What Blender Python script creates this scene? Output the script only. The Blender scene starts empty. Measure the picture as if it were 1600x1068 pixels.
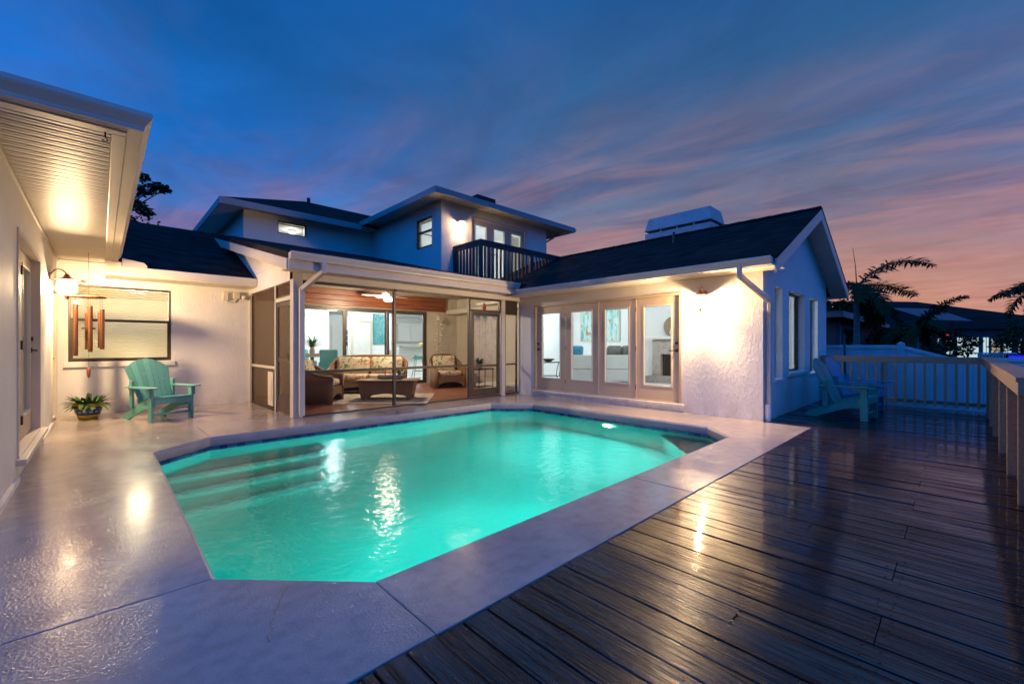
import bpy, math, random
from mathutils import Vector, Matrix
random.seed(7)
R = math.radians
sc = bpy.context.scene
col = sc.collection

# ------------------------------------------------------------------ camera
cd = bpy.data.cameras.new('camera'); cam = bpy.data.objects.new('camera', cd); col.objects.link(cam)
cam.location = (0, 0, 1.25); cam.rotation_euler = (R(90), 0, R(-43.76))
cd.sensor_width = 36; cd.lens = 36 * 670 / 1600; cd.shift_y = 0.00375
cd.clip_start = 0.05; cd.clip_end = 2000
sc.camera = cam

# ------------------------------------------------------------------ render settings
sc.render.engine = 'CYCLES'
sc.view_settings.view_transform = 'Standard'; sc.view_settings.look = 'None'
sc.view_settings.exposure = 0.0; sc.view_settings.gamma = 1
cy = sc.cycles
cy.use_denoising = True
cy.max_bounces = 8; cy.diffuse_bounces = 4; cy.glossy_bounces = 4; cy.transmission_bounces = 6; cy.transparent_max_bounces = 12
cy.caustics_reflective = False; cy.caustics_refractive = False
cy.sample_clamp_indirect = 4; cy.sample_clamp_direct = 60
cy.blur_glossy = 0.3

# ------------------------------------------------------------------ node helpers
def lin(c):
    return tuple(((v / 255) / 12.92 if v / 255 <= .04045 else ((v / 255 + .055) / 1.055) ** 2.4) for v in c)
class NT:
    def __init__(s, tree): s.t = tree; s.n = tree.nodes; s.l = tree.links
    def add(s, kind, **kw):
        n = s.n.new(kind)
        for k, v in kw.items(): setattr(n, k, v)
        return n
    def set(s, sock, v):
        if hasattr(v, 'is_linked') or hasattr(v, 'links'): s.l.new(v, sock)
        else:
            if isinstance(v, tuple) and len(v) == 3 and sock.type == 'RGBA': v = v + (1,)
            sock.default_value = v
    def math(s, op, a, b=0.0, c=None, clamp=False):
        n = s.add('ShaderNodeMath', operation=op, use_clamp=clamp); s.set(n.inputs[0], a); s.set(n.inputs[1], b)
        if c is not None: s.set(n.inputs[2], c)
        return n.outputs[0]
    def vmath(s, op, a, b=None):
        n = s.add('ShaderNodeVectorMath', operation=op); s.set(n.inputs[0], a)
        if b is not None: s.set(n.inputs[1], b)
        return n.outputs['Value'] if op in ('DOT_PRODUCT', 'LENGTH') else n.outputs[0]
    def mix(s, f, a, b, blend='MIX'):
        n = s.add('ShaderNodeMix', data_type='RGBA', blend_type=blend); s.set(n.inputs[0], f); s.set(n.inputs[6], a); s.set(n.inputs[7], b)
        return n.outputs[2]
    def ramp(s, f, stops, interp='LINEAR'):
        n = s.add('ShaderNodeValToRGB'); s.set(n.inputs[0], f); e = n.color_ramp.elements
        n.color_ramp.interpolation = interp
        while len(e) < len(stops): e.new(0.5)
        for el, (p, c) in zip(e, stops):
            el.position = p; el.color = (c + (1,)) if isinstance(c, tuple) else (c, c, c, 1)
        return n.outputs[0]
    def rng(s, f, a, b, c=0., d=1.):
        n = s.add('ShaderNodeMapRange'); s.set(n.inputs[0], f)
        for i, v in enumerate((a, b, c, d)): n.inputs[i + 1].default_value = v
        return n.outputs[0]
    def mapping(s, v, scale=(1, 1, 1), rot=(0, 0, 0), loc=(0, 0, 0)):
        n = s.add('ShaderNodeMapping'); s.set(n.inputs[0], v)
        n.inputs['Scale'].default_value = scale; n.inputs['Rotation'].default_value = rot; n.inputs['Location'].default_value = loc
        return n.outputs[0]
    def noise(s, v, scale=5, detail=3, rough=.5, dist=0.):
        n = s.add('ShaderNodeTexNoise'); s.set(n.inputs['Vector'], v)
        n.inputs['Scale'].default_value = scale; n.inputs['Detail'].default_value = detail
        n.inputs['Roughness'].default_value = rough; n.inputs['Distortion'].default_value = dist
        return n.outputs[0]
    def voro(s, v, scale=5, feature='F1', out='Distance'):
        n = s.add('ShaderNodeTexVoronoi', feature=feature); s.set(n.inputs['Vector'], v); n.inputs['Scale'].default_value = scale
        return n.outputs[out]
    def wave(s, v, scale=5, dist=0., detail=2, direction='X', kind='BANDS', profile='SIN'):
        n = s.add('ShaderNodeTexWave', wave_type=kind, bands_direction=direction, wave_profile=profile); s.set(n.inputs['Vector'], v)
        n.inputs['Scale'].default_value = scale; n.inputs['Distortion'].default_value = dist; n.inputs['Detail'].default_value = detail
        return n.outputs[1]
    def bump(s, h, strength=.5, dist=.01, normal=None):
        n = s.add('ShaderNodeBump'); s.set(n.inputs['Height'], h); n.inputs['Strength'].default_value = strength; n.inputs['Distance'].default_value = dist
        if normal is not None: s.set(n.inputs['Normal'], normal)
        return n.outputs[0]
    def geo(s): return s.add('ShaderNodeNewGeometry').outputs['Position']
    def obj(s): return s.add('ShaderNodeTexCoord').outputs['Object']
    def rand(s): return s.add('ShaderNodeObjectInfo').outputs['Random']

# ------------------------------------------------------------------ world: dusk sky, sun just below the horizon beyond the garden
w = bpy.data.worlds.new('World'); sc.world = w; w.use_nodes = True
N = NT(w.node_tree); N.n.clear()
SUN_AZ = Vector((0.93, 0.37, 0))          # where the sun went down
tc = N.add('ShaderNodeTexCoord').outputs['Generated']
sep = N.add('ShaderNodeSeparateXYZ'); N.set(sep.inputs[0], tc)
el = N.math('MAXIMUM', sep.outputs[2], 0.0)
hz = N.vmath('NORMALIZE', N.vmath('MULTIPLY', tc, (1, 1, 0)))
dotp = N.vmath('DOT_PRODUCT', hz, tuple(SUN_AZ))
az = N.math('POWER', N.rng(dotp, .50, .97), 1.5)
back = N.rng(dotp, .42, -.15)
cool = N.ramp(el, [(0.0, lin((150, 116, 150))), (.15, lin((108, 112, 170))), (.25, lin((58, 118, 196))), (.36, lin((26, 112, 202))), (.50, lin((20, 92, 166))), (.62, lin((16, 88, 164))), (1.0, lin((4, 112, 228)))])
warm = N.ramp(el, [(0.0, lin((214, 150, 110))), (.08, lin((206, 150, 122))), (.17, lin((172, 138, 136))), (.26, lin((112, 120, 146))), (.36, lin((74, 108, 150))), (.50, lin((46, 96, 148))), (.62, lin((30, 88, 150))), (1.0, lin((4, 112, 228)))])
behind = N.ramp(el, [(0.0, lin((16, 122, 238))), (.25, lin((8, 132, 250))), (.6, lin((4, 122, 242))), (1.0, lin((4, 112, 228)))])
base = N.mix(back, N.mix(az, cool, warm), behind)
# cloud layer overhead: long banks drawn out along y, broken up by noise
inv = N.math('DIVIDE', 1.0, N.math('ADD', el, 0.05))
pl = N.add('ShaderNodeCombineXYZ'); N.set(pl.inputs[0], N.math('MULTIPLY', sep.outputs[0], inv)); N.set(pl.inputs[1], N.math('MULTIPLY', sep.outputs[1], inv))
p0 = pl.outputs[0]
lane = N.vmath('DOT_PRODUCT', p0, (1.0, .18, 0))
wob = N.math('MULTIPLY', N.math('SUBTRACT', N.noise(p0, .75, 4, .55, .3), .5), 1.1)
lane = N.math('ADD', lane, wob)
wisp = N.noise(N.mapping(N.mapping(p0, rot=(0, 0, R(-9))), (2.2, .6, 1)), 1.4, 7, .58, .8)
soft = N.noise(N.mapping(p0, (.9, .6, 1), (0, 0, R(15)), (4.2, 2.1, 0)), 1.3, 8, .62, .6)
bank = N.ramp(N.math('DIVIDE', lane, 6.0), [(0, 0.), (.13, .05), (.19, .35), (.25, .15), (.315, .62), (.352, .95), (.375, .80), (.40, .12), (.46, .10), (.53, .75), (.60, .35), (.72, .7), (.85, .4), (1, .6)])
cover = N.math('MULTIPLY', bank, N.rng(wisp, .20, .66))
cover = N.math('ADD', cover, N.math('MULTIPLY', N.rng(soft, .42, .66), .75))
clouds = N.math('MULTIPLY', cover, N.math('MULTIPLY', N.rng(el, .95, .32), N.rng(back, 1, 0)), clamp=True)
pinkc = N.ramp(el, [(0, lin((196, 134, 140))), (.20, lin((154, 116, 148))), (.34, lin((108, 102, 150))), (.48, lin((80, 92, 144))), (.62, lin((52, 84, 134))), (1, lin((14, 86, 160)))])
peach = N.ramp(el, [(0, lin((200, 140, 116))), (.12, lin((190, 134, 122))), (.26, lin((162, 122, 128))), (.40, lin((120, 108, 132))), (.52, lin((84, 96, 136))), (.64, lin((54, 88, 138))), (1, lin((14, 86, 160)))])
shade = N.mix(N.rng(wisp, .40, .62), lin((84, 84, 124)), N.mix(az, pinkc, peach))
ccol = N.mix(N.rng(el, .12, .30), N.mix(az, pinkc, peach), shade)
skyc = N.mix(N.math('MULTIPLY', clouds, .80), base, ccol)
mott = N.noise(N.mapping(p0, (1.1, .8, 1), (0, 0, R(-20)), (1, 7, 0)), 1.7, 7, .62, .5)
skyc = N.mix(1.0, skyc, N.rng(mott, .30, .72, .88, 1.2), 'MULTIPLY')
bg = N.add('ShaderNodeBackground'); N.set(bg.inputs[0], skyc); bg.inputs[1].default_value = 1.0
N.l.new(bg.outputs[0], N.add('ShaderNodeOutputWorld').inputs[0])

# ------------------------------------------------------------------ materials
M = {}
def mat(name, color, rough=.5, metal=0., spec=.5, build=None, emit=None, estr=0., coat=0.):
    m = bpy.data.materials.new(name); m.use_nodes = True
    T = NT(m.node_tree); b = T.n['Principled BSDF']
    b.inputs['Base Color'].default_value = tuple(color) + (1,); b.inputs['Roughness'].default_value = rough
    b.inputs['Metallic'].default_value = metal; b.inputs['Specular IOR Level'].default_value = spec
    if coat: b.inputs['Coat Weight'].default_value = coat; b.inputs['Coat Roughness'].default_value = .08
    if emit: b.inputs['Emission Color'].default_value = tuple(emit) + (1,); b.inputs['Emission Strength'].default_value = estr
    if build: build(T, b)
    M[name] = m
    return m
def varied(color, amt=.15, scale=3., bscale=60., bstr=.15, bdist=.003, stretch=(1, 1, 1)):
    def f(T, b):
        v = T.mapping(T.geo(), stretch)
        n = T.noise(v, scale, 4, .6)
        T.set(b.inputs['Base Color'], T.mix(T.rng(n, .3, .7), tuple(c * (1 - amt) for c in color), tuple(min(1, c * (1 + amt)) for c in color)))
        if bstr: T.set(b.inputs['Normal'], T.bump(T.noise(v, bscale, 3, .6), bstr, bdist))
    return f
def vmat(name, color, rough=.5, metal=0., **kw):
    g = {k: kw.pop(k) for k in ('amt', 'scale', 'bscale', 'bstr', 'bdist', 'stretch') if k in kw}
    return mat(name, color, rough, metal, build=varied(color, **g), **kw)

def stucco(T, b):
    p = T.geo()
    c = T.noise(p, .9, 5, .6)
    sp = T.add('ShaderNodeSeparateXYZ'); T.set(sp.inputs[0], p)
    dirt = T.math('MULTIPLY', T.rng(sp.outputs[2], .45, .0), T.rng(T.noise(T.mapping(p, (2, 2, .7)), 3.5, 5, .65), .40, .70))
    cc = T.mix(T.rng(c, .3, .7), (.72, .695, .655), (.81, .785, .745))
    T.set(b.inputs['Base Color'], T.mix(T.math('MULTIPLY', dirt, .45, clamp=True), cc, (.34, .29, .23)))
    v = T.mapping(p, (1, 1, .42))
    a = T.noise(v, 21, 4, .6, .7); k = T.math('MULTIPLY', T.rng(a, .46, .62), T.rng(T.noise(p, 2.3, 3, .5), .30, .62, .15, 1))
    f = T.noise(p, 160, 2, .5)
    T.set(b.inputs['Normal'], T.bump(T.math('ADD', k, T.math('MULTIPLY', f, .25)), .5, .0055))
mat('stucco', (.65, .58, .5), .62, build=stucco)
vmat('cream_paint', (.66, .60, .50), .42, amt=.05, scale=2, bscale=40, bstr=.05)
vmat('trim_paint', (.62, .57, .48), .45, amt=.06, scale=2.5, bscale=50, bstr=.06)
vmat('eave_paint', (.30, .30, .30), .5, amt=.06, bstr=.04)
vmat('soffit_paint', (.66, .62, .52), .38, amt=.04, scale=2, bscale=30, bstr=.04)
vmat('tan_door', (.55, .43, .30), .4, amt=.04, scale=2, bscale=50, bstr=.04)
vmat('bronze', (.085, .062, .045), .4, .35, amt=.12, scale=5, bstr=.05)
vmat('dark_hardware', (.06, .045, .035), .35, .8, amt=.1, bstr=0)
vmat('copper', (.46, .23, .13), .36, .9, amt=.2, scale=20, bstr=.1)
vmat('copper_tube', (.17, .072, .036), .3, .85, amt=.12, scale=6, bstr=0)
vmat('white_paint', (.80, .79, .77), .5, amt=.03, bstr=.03)
vmat('white_wall', (.84, .85, .85), .6, amt=.02, scale=1.2, bscale=90, bstr=.06)
vmat('black_metal', (.02, .02, .022), .4, .6, amt=.15, bstr=.05)
vmat('steel', (.55, .55, .55), .3, .9, amt=.1, bstr=0)
def shingle(T, b):
    p = T.geo()
    br = T.add('ShaderNodeTexBrick'); u = T.add('ShaderNodeCombineXYZ'); s = T.add('ShaderNodeSeparateXYZ'); T.set(s.inputs[0], p)
    T.set(u.inputs[0], T.math('ADD', s.outputs[0], s.outputs[1])); T.set(u.inputs[1], T.math('MULTIPLY', s.outputs[2], 2.3)); T.set(br.inputs['Vector'], u.outputs[0])
    br.inputs['Scale'].default_value = 1; br.inputs['Brick Width'].default_value = .3; br.inputs['Row Height'].default_value = .14
    br.inputs['Mortar Size'].default_value = .006; br.inputs['Color1'].default_value = (.046, .038, .034, 1); br.inputs['Color2'].default_value = (.015, .0125, .0115, 1)
    br.inputs['Mortar'].default_value = (.008, .008, .008, 1)
    T.set(b.inputs['Base Color'], T.mix(T.rng(T.noise(p, 1.3, 5, .6), .35, .7), br.outputs[0], T.mix(.5, br.outputs[0], (.012, .010, .009)), 'MIX'))
    T.set(b.inputs['Normal'], T.bump(T.math('ADD', br.outputs['Fac'], T.math('MULTIPLY', T.noise(p, 120, 2), -.6)), .5, -.01))
mat('shingle', (.03, .028, .028), .85, build=shingle, spec=.08)
def patio(T, b):
    p = T.geo()
    c = T.noise(p, 1.1, 6, .62); d = T.noise(p, 9, 4, .6)
    colr = T.mix(T.rng(c, .3, .7), (.37, .305, .265), (.52, .435, .375))
    T.set(b.inputs['Base Color'], T.mix(T.math('MULTIPLY', T.rng(d, .45, .75), .5), colr, (.22, .18, .165)))
    wet = T.rng(T.noise(T.mapping(p, (1.3, .75, 1), (0, 0, R(20))), .9, 5, .6, .4), .32, .56)
    T.set(b.inputs['Roughness'], T.rng(wet, 0, 1, .16, .03))
    f = T.noise(p, 170, 3, .6); g = T.noise(p, 68, 2, .5, .3)
    h = T.math('ADD', T.math('MULTIPLY', f, .45), T.math('MULTIPLY', T.rng(g, .42, .62), .75))
    bn = T.add('ShaderNodeBump'); T.set(bn.inputs['Height'], h); bn.inputs['Distance'].default_value = .0015
    T.set(bn.inputs['Strength'], T.rng(wet, 0, 1, .95, .26)); T.set(b.inputs['Normal'], bn.outputs[0])
mat('patio', (.4, .34, .3), .3, build=patio, spec=1.0)
def coping(T, b):
    p = T.geo(); varied((.42, .40, .38), .12, 6, 110, .5, .004)(T, b)
mat('coping', (.42, .4, .38), .5, build=coping)
def deckwood(T, b):
    o = T.vmath('ADD', T.obj(), T.mapping(T.add('ShaderNodeCombineXYZ').outputs[0], loc=(0, 0, 0)))
    rv = T.rand(); cx = T.add('ShaderNodeCombineXYZ'); T.set(cx.inputs[0], T.math('MULTIPLY', rv, 40)); T.set(cx.inputs[1], T.math('MULTIPLY', rv, 91)); T.set(cx.inputs[2], T.math('MULTIPLY', rv, 17))
    v = T.vmath('ADD', T.obj(), cx.outputs[0])
    grain = T.noise(T.mapping(v, (38, 1.6, 10)), 1.6, 7, .66, .8)
    fine = T.noise(T.mapping(v, (150, 2.5, 30)), 1.0, 3, .6)
    knot = T.voro(T.mapping(v, (5.5, 1.5, 1)), 1.0)
    kn = T.rng(knot, .05, .16, 1, 0)
    c = T.mix(T.rng(grain, .32, .68), (.006, .0024, .0013), (.046, .017, .0075))
    c = T.mix(T.math('MULTIPLY', kn, .7), c, (.014, .008, .006))
    c = T.mix(T.rng(rv, .2, 1, 0, .8), c, T.mix(T.rng(grain, .3, .7), (.006, .0035, .0028), (.026, .012, .008)))
    chk = T.rng(T.noise(T.mapping(v, (30, .9, 6), loc=(7, 3, 1)), 1.0, 4, .6, .6), .36, .30)
    c = T.mix(T.math('MULTIPLY', chk, .85), c, (.003, .002, .0015))
    T.set(b.inputs['Base Color'], c)
    wet = T.rng(T.noise(T.mapping(T.geo(), (2.2, .8, 1)), 1.2, 4, .6, .3), .36, .62)
    T.set(b.inputs['Roughness'], T.math('ADD', T.rng(wet, 0, 1, .26, .12), T.math('MULTIPLY', T.rng(fine, .4, .65), .16)))
    h = T.math('ADD', T.math('MULTIPLY', T.rng(grain, .3, .7), 1.0), T.math('MULTIPLY', fine, .7))
    h = T.math('SUBTRACT', T.math('ADD', h, T.math('MULTIPLY', kn, .8)), T.math('MULTIPLY', chk, 2.0))
    T.set(b.inputs['Normal'], T.bump(h, .55, .0042)); streak = T.noise(T.mapping(v, (62, 1.1, 8), loc=(2, 9, 4)), 1.3, 5, .62, .7)
    film = T.math('MULTIPLY', T.rng(wet, 0, 1, .45, 1.0), T.rng(streak, .57, .48, .04, 1.0))
    T.set(b.inputs['Coat Weight'], T.math('MULTIPLY', film, T.rng(kn, 0, 1, 1, .3))); b.inputs['Coat Roughness'].default_value = .035; b.inputs['Coat IOR'].default_value = 1.9
    T.set(b.inputs['Coat Normal'], T.bump(T.math('ADD', T.math('MULTIPLY', grain, .6), T.noise(T.geo(), 9, 3, .5)), .16, .004))
mat('deck_wood', (.05, .03, .02), .2, build=deckwood, spec=.18)
def railwood(T, b):
    v = T.obj(); g = T.noise(T.mapping(v, (20, 20, 20)), 1.5, 5, .6)
    T.set(b.inputs['Base Color'], T.mix(T.rng(g, .3, .7), (.22, .15, .095), (.33, .235, .155)))
    T.set(b.inputs['Normal'], T.bump(T.noise(v, 70, 3), .3, .003))
mat('rail_wood', (.3, .22, .15), .5, build=railwood)
def darkrail(T, b): varied((.035, .033, .036), .2, 8, 60, .2, .003)(T, b)
mat('balcony_paint', (.035, .033, .036), .5, build=darkrail)
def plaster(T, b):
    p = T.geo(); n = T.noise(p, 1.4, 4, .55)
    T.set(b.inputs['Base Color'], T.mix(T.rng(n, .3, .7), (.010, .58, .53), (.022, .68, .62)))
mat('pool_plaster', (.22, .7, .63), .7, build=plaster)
def step_edge(T, b): pass
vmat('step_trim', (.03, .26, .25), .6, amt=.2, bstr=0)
def tile_blue(T, b):
    rv = T.rand(); n = T.noise(T.geo(), 40, 3)
    c = T.ramp(rv, [(0, (.012, .05, .16)), (.4, (.02, .10, .28)), (.7, (.03, .17, .33)), (1, (.05, .24, .40))])
    T.set(b.inputs['Base Color'], T.mix(T.rng(n, .3, .7, 0, .4), c, (.01, .04, .12)))
mat('pool_tile', (.02, .1, .25), .15, build=tile_blue)
def water_mat():
    m = bpy.data.materials.new('pool_water'); m.use_nodes = True; T = NT(m.node_tree); T.n.clear()
    p = T.geo()
    a = T.noise(T.mapping(p, (1, 1, 1), (0, 0, R(44))), 7.5, 3, .5, .6); b2 = T.noise(p, 21, 2, .5, .3)
    c2 = T.noise(p, 1.7, 2, .5)
    h = T.math('ADD', T.math('ADD', T.math('MULTIPLY', a, .9), T.math('MULTIPLY', b2, .22)), T.math('MULTIPLY', c2, 1.2))
    bn = T.bump(h, .42, .02)
    rf = T.add('ShaderNodeBsdfRefraction'); rf.inputs['Color'].default_value = (.86, 1, .97, 1); rf.inputs['Roughness'].default_value = .20; rf.inputs['IOR'].default_value = 1.33; T.set(rf.inputs['Normal'], bn)
    gl = T.add('ShaderNodeBsdfGlossy'); gl.inputs['Roughness'].default_value = .11; T.set(gl.inputs['Normal'], bn)
    fr = T.add('ShaderNodeFresnel'); fr.inputs['IOR'].default_value = 1.33; T.set(fr.inputs['Normal'], bn)
    mx = T.add('ShaderNodeMixShader'); T.set(mx.inputs[0], fr.outputs[0]); T.l.new(rf.outputs[0], mx.inputs[1]); T.l.new(gl.outputs[0], mx.inputs[2])
    T.l.new(mx.outputs[0], T.add('ShaderNodeOutputMaterial').inputs[0])
    M['water'] = m
water_mat()
def thin(name, tint, ior=1.45, opacity=0., dcol=(.02, .02, .02), gloss=1.0):
    m = bpy.data.materials.new(name); m.use_nodes = True; T = NT(m.node_tree); T.n.clear()
    tr = T.add('ShaderNodeBsdfTransparent'); tr.inputs[0].default_value = tint + (1,)
    gl = T.add('ShaderNodeBsdfGlossy'); gl.inputs['Roughness'].default_value = .02
    gm = T.add('ShaderNodeNewGeometry'); cs = T.math('ABSOLUTE', T.vmath('DOT_PRODUCT', gm.outputs['Normal'], gm.outputs['Incoming']))
    fr = T.math('ADD', .04, T.math('MULTIPLY', .96, T.math('POWER', T.math('SUBTRACT', 1.0, cs, clamp=True), 5.0)))
    mx = T.add('ShaderNodeMixShader'); T.set(mx.inputs[0], T.math('MULTIPLY', fr, gloss)); T.l.new(tr.outputs[0], mx.inputs[1]); T.l.new(gl.outputs[0], mx.inputs[2])
    out = mx.outputs[0]
    if opacity:
        df = T.add('ShaderNodeBsdfDiffuse'); df.inputs[0].default_value = dcol + (1,)
        m2 = T.add('ShaderNodeMixShader'); m2.inputs[0].default_value = opacity; T.l.new(out, m2.inputs[1]); T.l.new(df.outputs[0], m2.inputs[2]); out = m2.outputs[0]
    T.l.new(out, T.add('ShaderNodeOutputMaterial').inputs[0]); M[name] = m
thin('glass', (.94, .97, .96))
thin('light_shield', (1, .97, .92), 1.02, .70, (.9, .88, .84), 0.)
thin('screen', (.95, .94, .93), 1.02, .10, (.05, .042, .036), 0.)
thin('screen_dense', (.9, .88, .86), 1.02, .62, (.12, .085, .06), 0.)
def glow(name, color, strength, trans=0.):
    m = bpy.data.materials.new(name); m.use_nodes = True; T = NT(m.node_tree); T.n.clear()
    e = T.add('ShaderNodeEmission'); e.inputs[0].default_value = color + (1,); e.inputs[1].default_value = strength; out = e.outputs[0]
    if trans:
        tr = T.add('ShaderNodeBsdfTransparent'); mx = T.add('ShaderNodeMixShader'); mx.inputs[0].default_value = trans
        T.l.new(e.outputs[0], mx.inputs[1]); T.l.new(tr.outputs[0], mx.inputs[2]); out = mx.outputs[0]
    T.l.new(out, T.add('ShaderNodeOutputMaterial').inputs[0]); M[name] = m
glow('lantern_glass', (1, .80, .52), 7.0, .72)
glow('lamp_globe', (1, .95, .86), 9.0, .5)
glow('pool_lens', (1, .93, .70), 26.0); glow('added_lens_dim', (.85, 1, .95), 1.2)
glow('far_window', (.75, .95, 1.0), .75)
glow('far_window_warm', (1.0, .85, .62), .45)
glow('red_beacon', (1, .03, .02), 3.0)
glow('blue_screen', (.02, .02, 1.0), 1.0)
def chairpaint(col_):
    def f(T, b):
        rv = T.rand(); v = T.vmath('ADD', T.obj(), T.vmath('MULTIPLY', T.add('ShaderNodeCombineXYZ').outputs[0], (1, 1, 1)))
        g = T.noise(T.mapping(v, (34, 34, 3)), 1.5, 5, .6); w_ = T.noise(T.geo(), 5, 5, .65)
        k = T.math('ADD', T.rng(rv, 0, 1, .78, 1.08), T.math('MULTIPLY', T.math('SUBTRACT', g, .5), .35))
        c = T.mix(1.0, col_, k, 'MULTIPLY')
        T.set(b.inputs['Base Color'], T.mix(T.rng(w_, .60, .74, 0, .45), c, tuple(min(1, q * 1.7 + .05) for q in col_)))
        T.set(b.inputs['Normal'], T.bump(g, .25, .003))
    return f
mat('teal_paint', (.075, .315, .295), .5, spec=.3, build=chairpaint((.12, .36, .335)))
mat('deep_teal_paint', (.04, .31, .27), .5, spec=.2, build=chairpaint((.035, .31, .265)))
mat('pale_blue_paint', (.10, .30, .40), .5, spec=.3, build=chairpaint((.06, .27, .40)))
def wicker(T, b):
    v = T.obj()
    a = T.wave(v, 26, 1.0, 2, 'Z'); c = T.wave(T.mapping(v, rot=(0, 0, R(45))), 30, 1.0, 2, 'X')
    h = T.math('MULTIPLY', a, c); n = T.noise(v, 6, 4)
    T.set(b.inputs['Base Color'], T.mix(h, T.mix(T.rng(n, .3, .7), (.16, .078, .034), (.22, .115, .05)), (.46, .26, .125)))
    T.set(b.inputs['Normal'], T.bump(h, .6, .008))
mat('wicker', (.3, .17, .09), .5, build=wicker)
def floral(T, b):
    v = T.obj(); n = T.noise(v, 8, 3, .5, 1.2); g = T.noise(T.mapping(v, loc=(3, 1, 7)), 7, 3, .5, 1.5)
    c = T.mix(T.rng(n, .56, .62), (.66, .58, .42), (.58, .17, .09)); c = T.mix(T.rng(g, .56, .62), c, (.16, .22, .10))
    T.set(b.inputs['Base Color'], c)
mat('floral', (.66, .58, .42), .85, build=floral)
def woodpanel(T, b):
    v = T.geo(); g = T.noise(T.mapping(v, (.9, .9, 16)), 1.6, 6, .65, .4)
    T.set(b.inputs['Base Color'], T.mix(T.rng(g, .3, .7), (.11, .028, .010), (.33, .10, .036)))
    T.set(b.inputs['Normal'], T.bump(g, .2, .004))
mat('cedar', (.2, .07, .03), .38, build=woodpanel)
def terracotta(T, b):
    n = T.noise(T.geo(), 5, 4); T.set(b.inputs['Base Color'], T.mix(T.rng(T.rand(), 0, 1), (.36, .135, .075), (.27, .10, .06)))
mat('terracotta', (.33, .12, .07), .35, build=terracotta)
vmat('crack', (.42, .30, .14), .6, amt=.3, scale=30, bstr=0)
vmat('grout', (.24, .20, .18), .8, amt=.1, bstr=0)
def rugm(T, b):
    v = T.obj(); k = T.add('ShaderNodeTexChecker'); T.set(k.inputs[0], T.mapping(v, rot=(0, 0, R(45)))); k.inputs['Scale'].default_value = 3.2
    k.inputs[1].default_value = (.52, .45, .36, 1); k.inputs[2].default_value = (.42, .36, .29, 1); T.set(b.inputs['Base Color'], k.outputs[0])
    T.set(b.inputs['Normal'], T.bump(T.noise(v, 120, 2), .5, .004))
mat('rug', (.5, .44, .35), .9, build=rugm)
vmat('teal_fabric', (.09, .30, .31), .8, amt=.1, scale=8, bstr=.1)
vmat('white_fabric', (.66, .66, .62), .85, amt=.05, scale=5, bstr=.15)
vmat('grey_fabric', (.20, .20, .18), .85, amt=.3, scale=22, bstr=.15)
vmat('blue_fabric', (.06, .33, .50), .85, amt=.15, scale=8, bstr=.15)
def leafm(name, a, c2, rough=.45):
    def f(T, b):
        n = T.noise(T.geo(), 6, 3); T.set(b.inputs['Base Color'], T.mix(T.rng(n, .3, .7), a, c2))
    mat(name, a, rough, build=f)
leafm('leaf', (.035, .10, .022), (.075, .17, .04))
leafm('leaf_dark', (.02, .045, .02), (.045, .075, .03), .8); M['leaf_dark'].node_tree.nodes['Principled BSDF'].inputs['Specular IOR Level'].default_value = .1
leafm('palm_leaf', (.018, .042, .016), (.036, .068, .026), .85); M['palm_leaf'].node_tree.nodes['Principled BSDF'].inputs['Specular IOR Level'].default_value = .08
vmat('bark', (.12, .095, .075), .9, amt=.3, scale=8, bstr=.6, bdist=.02, stretch=(1, 1, .3))
vmat('palm_bark', (.20, .18, .16), .8, amt=.2, scale=3, bscale=12, bstr=.4, bdist=.02, stretch=(.3, .3, 3))
def grass(T, b): varied((.035, .052, .02), .35, 1.2, 50, .7, .03)(T, b)
mat('grass', (.035, .05, .02), .9, build=grass)
vmat('vinyl', (.60, .62, .66), .45, amt=.14, scale=2.5, bstr=.05, stretch=(1, 1, .4))
vmat('neighbour_wall', (.25, .27, .30), .7, amt=.1, bstr=.2)
vmat('neighbour_dark', (.06, .065, .075), .7, amt=.15, bstr=.1)
vmat('blue_gloss', (.015, .03, .09), .12, amt=.1, bstr=0)
vmat('chimney_paint', (.50, .48, .46), .55, amt=.12, scale=3, bstr=.1)
vmat('white_enamel', (.74, .74, .74), .35, amt=.03, bstr=0)
vmat('fireplace_stone', (.42, .36, .33), .7, amt=.25, scale=14, bscale=30, bstr=.3)
vmat('soil', (.03, .02, .014), .9, amt=.3, scale=20, bstr=.5)
m = vmat('blind', (.80, .74, .60), .5, amt=.03, bstr=0); T = NT(m.node_tree)
tl = T.add('ShaderNodeBsdfTranslucent'); tl.inputs[0].default_value = (.85, .78, .64, 1); mx = T.add('ShaderNodeMixShader'); mx.inputs[0].default_value = .58
T.l.new(T.n['Principled BSDF'].outputs[0], mx.inputs[1]); T.l.new(tl.outputs[0], mx.inputs[2]); T.l.new(mx.outputs[0], T.n['Material Output'].inputs[0])
vmat('shell', (.70, .66, .58), .3, amt=.1, scale=20, bstr=0)
vmat('red_lacquer', (.45, .03, .02), .35, amt=.1, bstr=0)
vmat('counter_stone', (.30, .27, .22), .25, amt=.3, scale=25, bstr=0)
vmat('yellow_paint', (.62, .42, .03), .4, amt=.1, bstr=0)
vmat('navy_glaze', (.02, .035, .09), .2, amt=.2, scale=12, bstr=0)
vmat('sky_glaze', (.20, .38, .50), .2, amt=.1, bstr=0)
vmat('concrete_pot', (.5, .42, .33), .7, amt=.1, bstr=.2)
def art(name, f):
    mat(name, (.3, .5, .5), .5, build=f)
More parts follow.
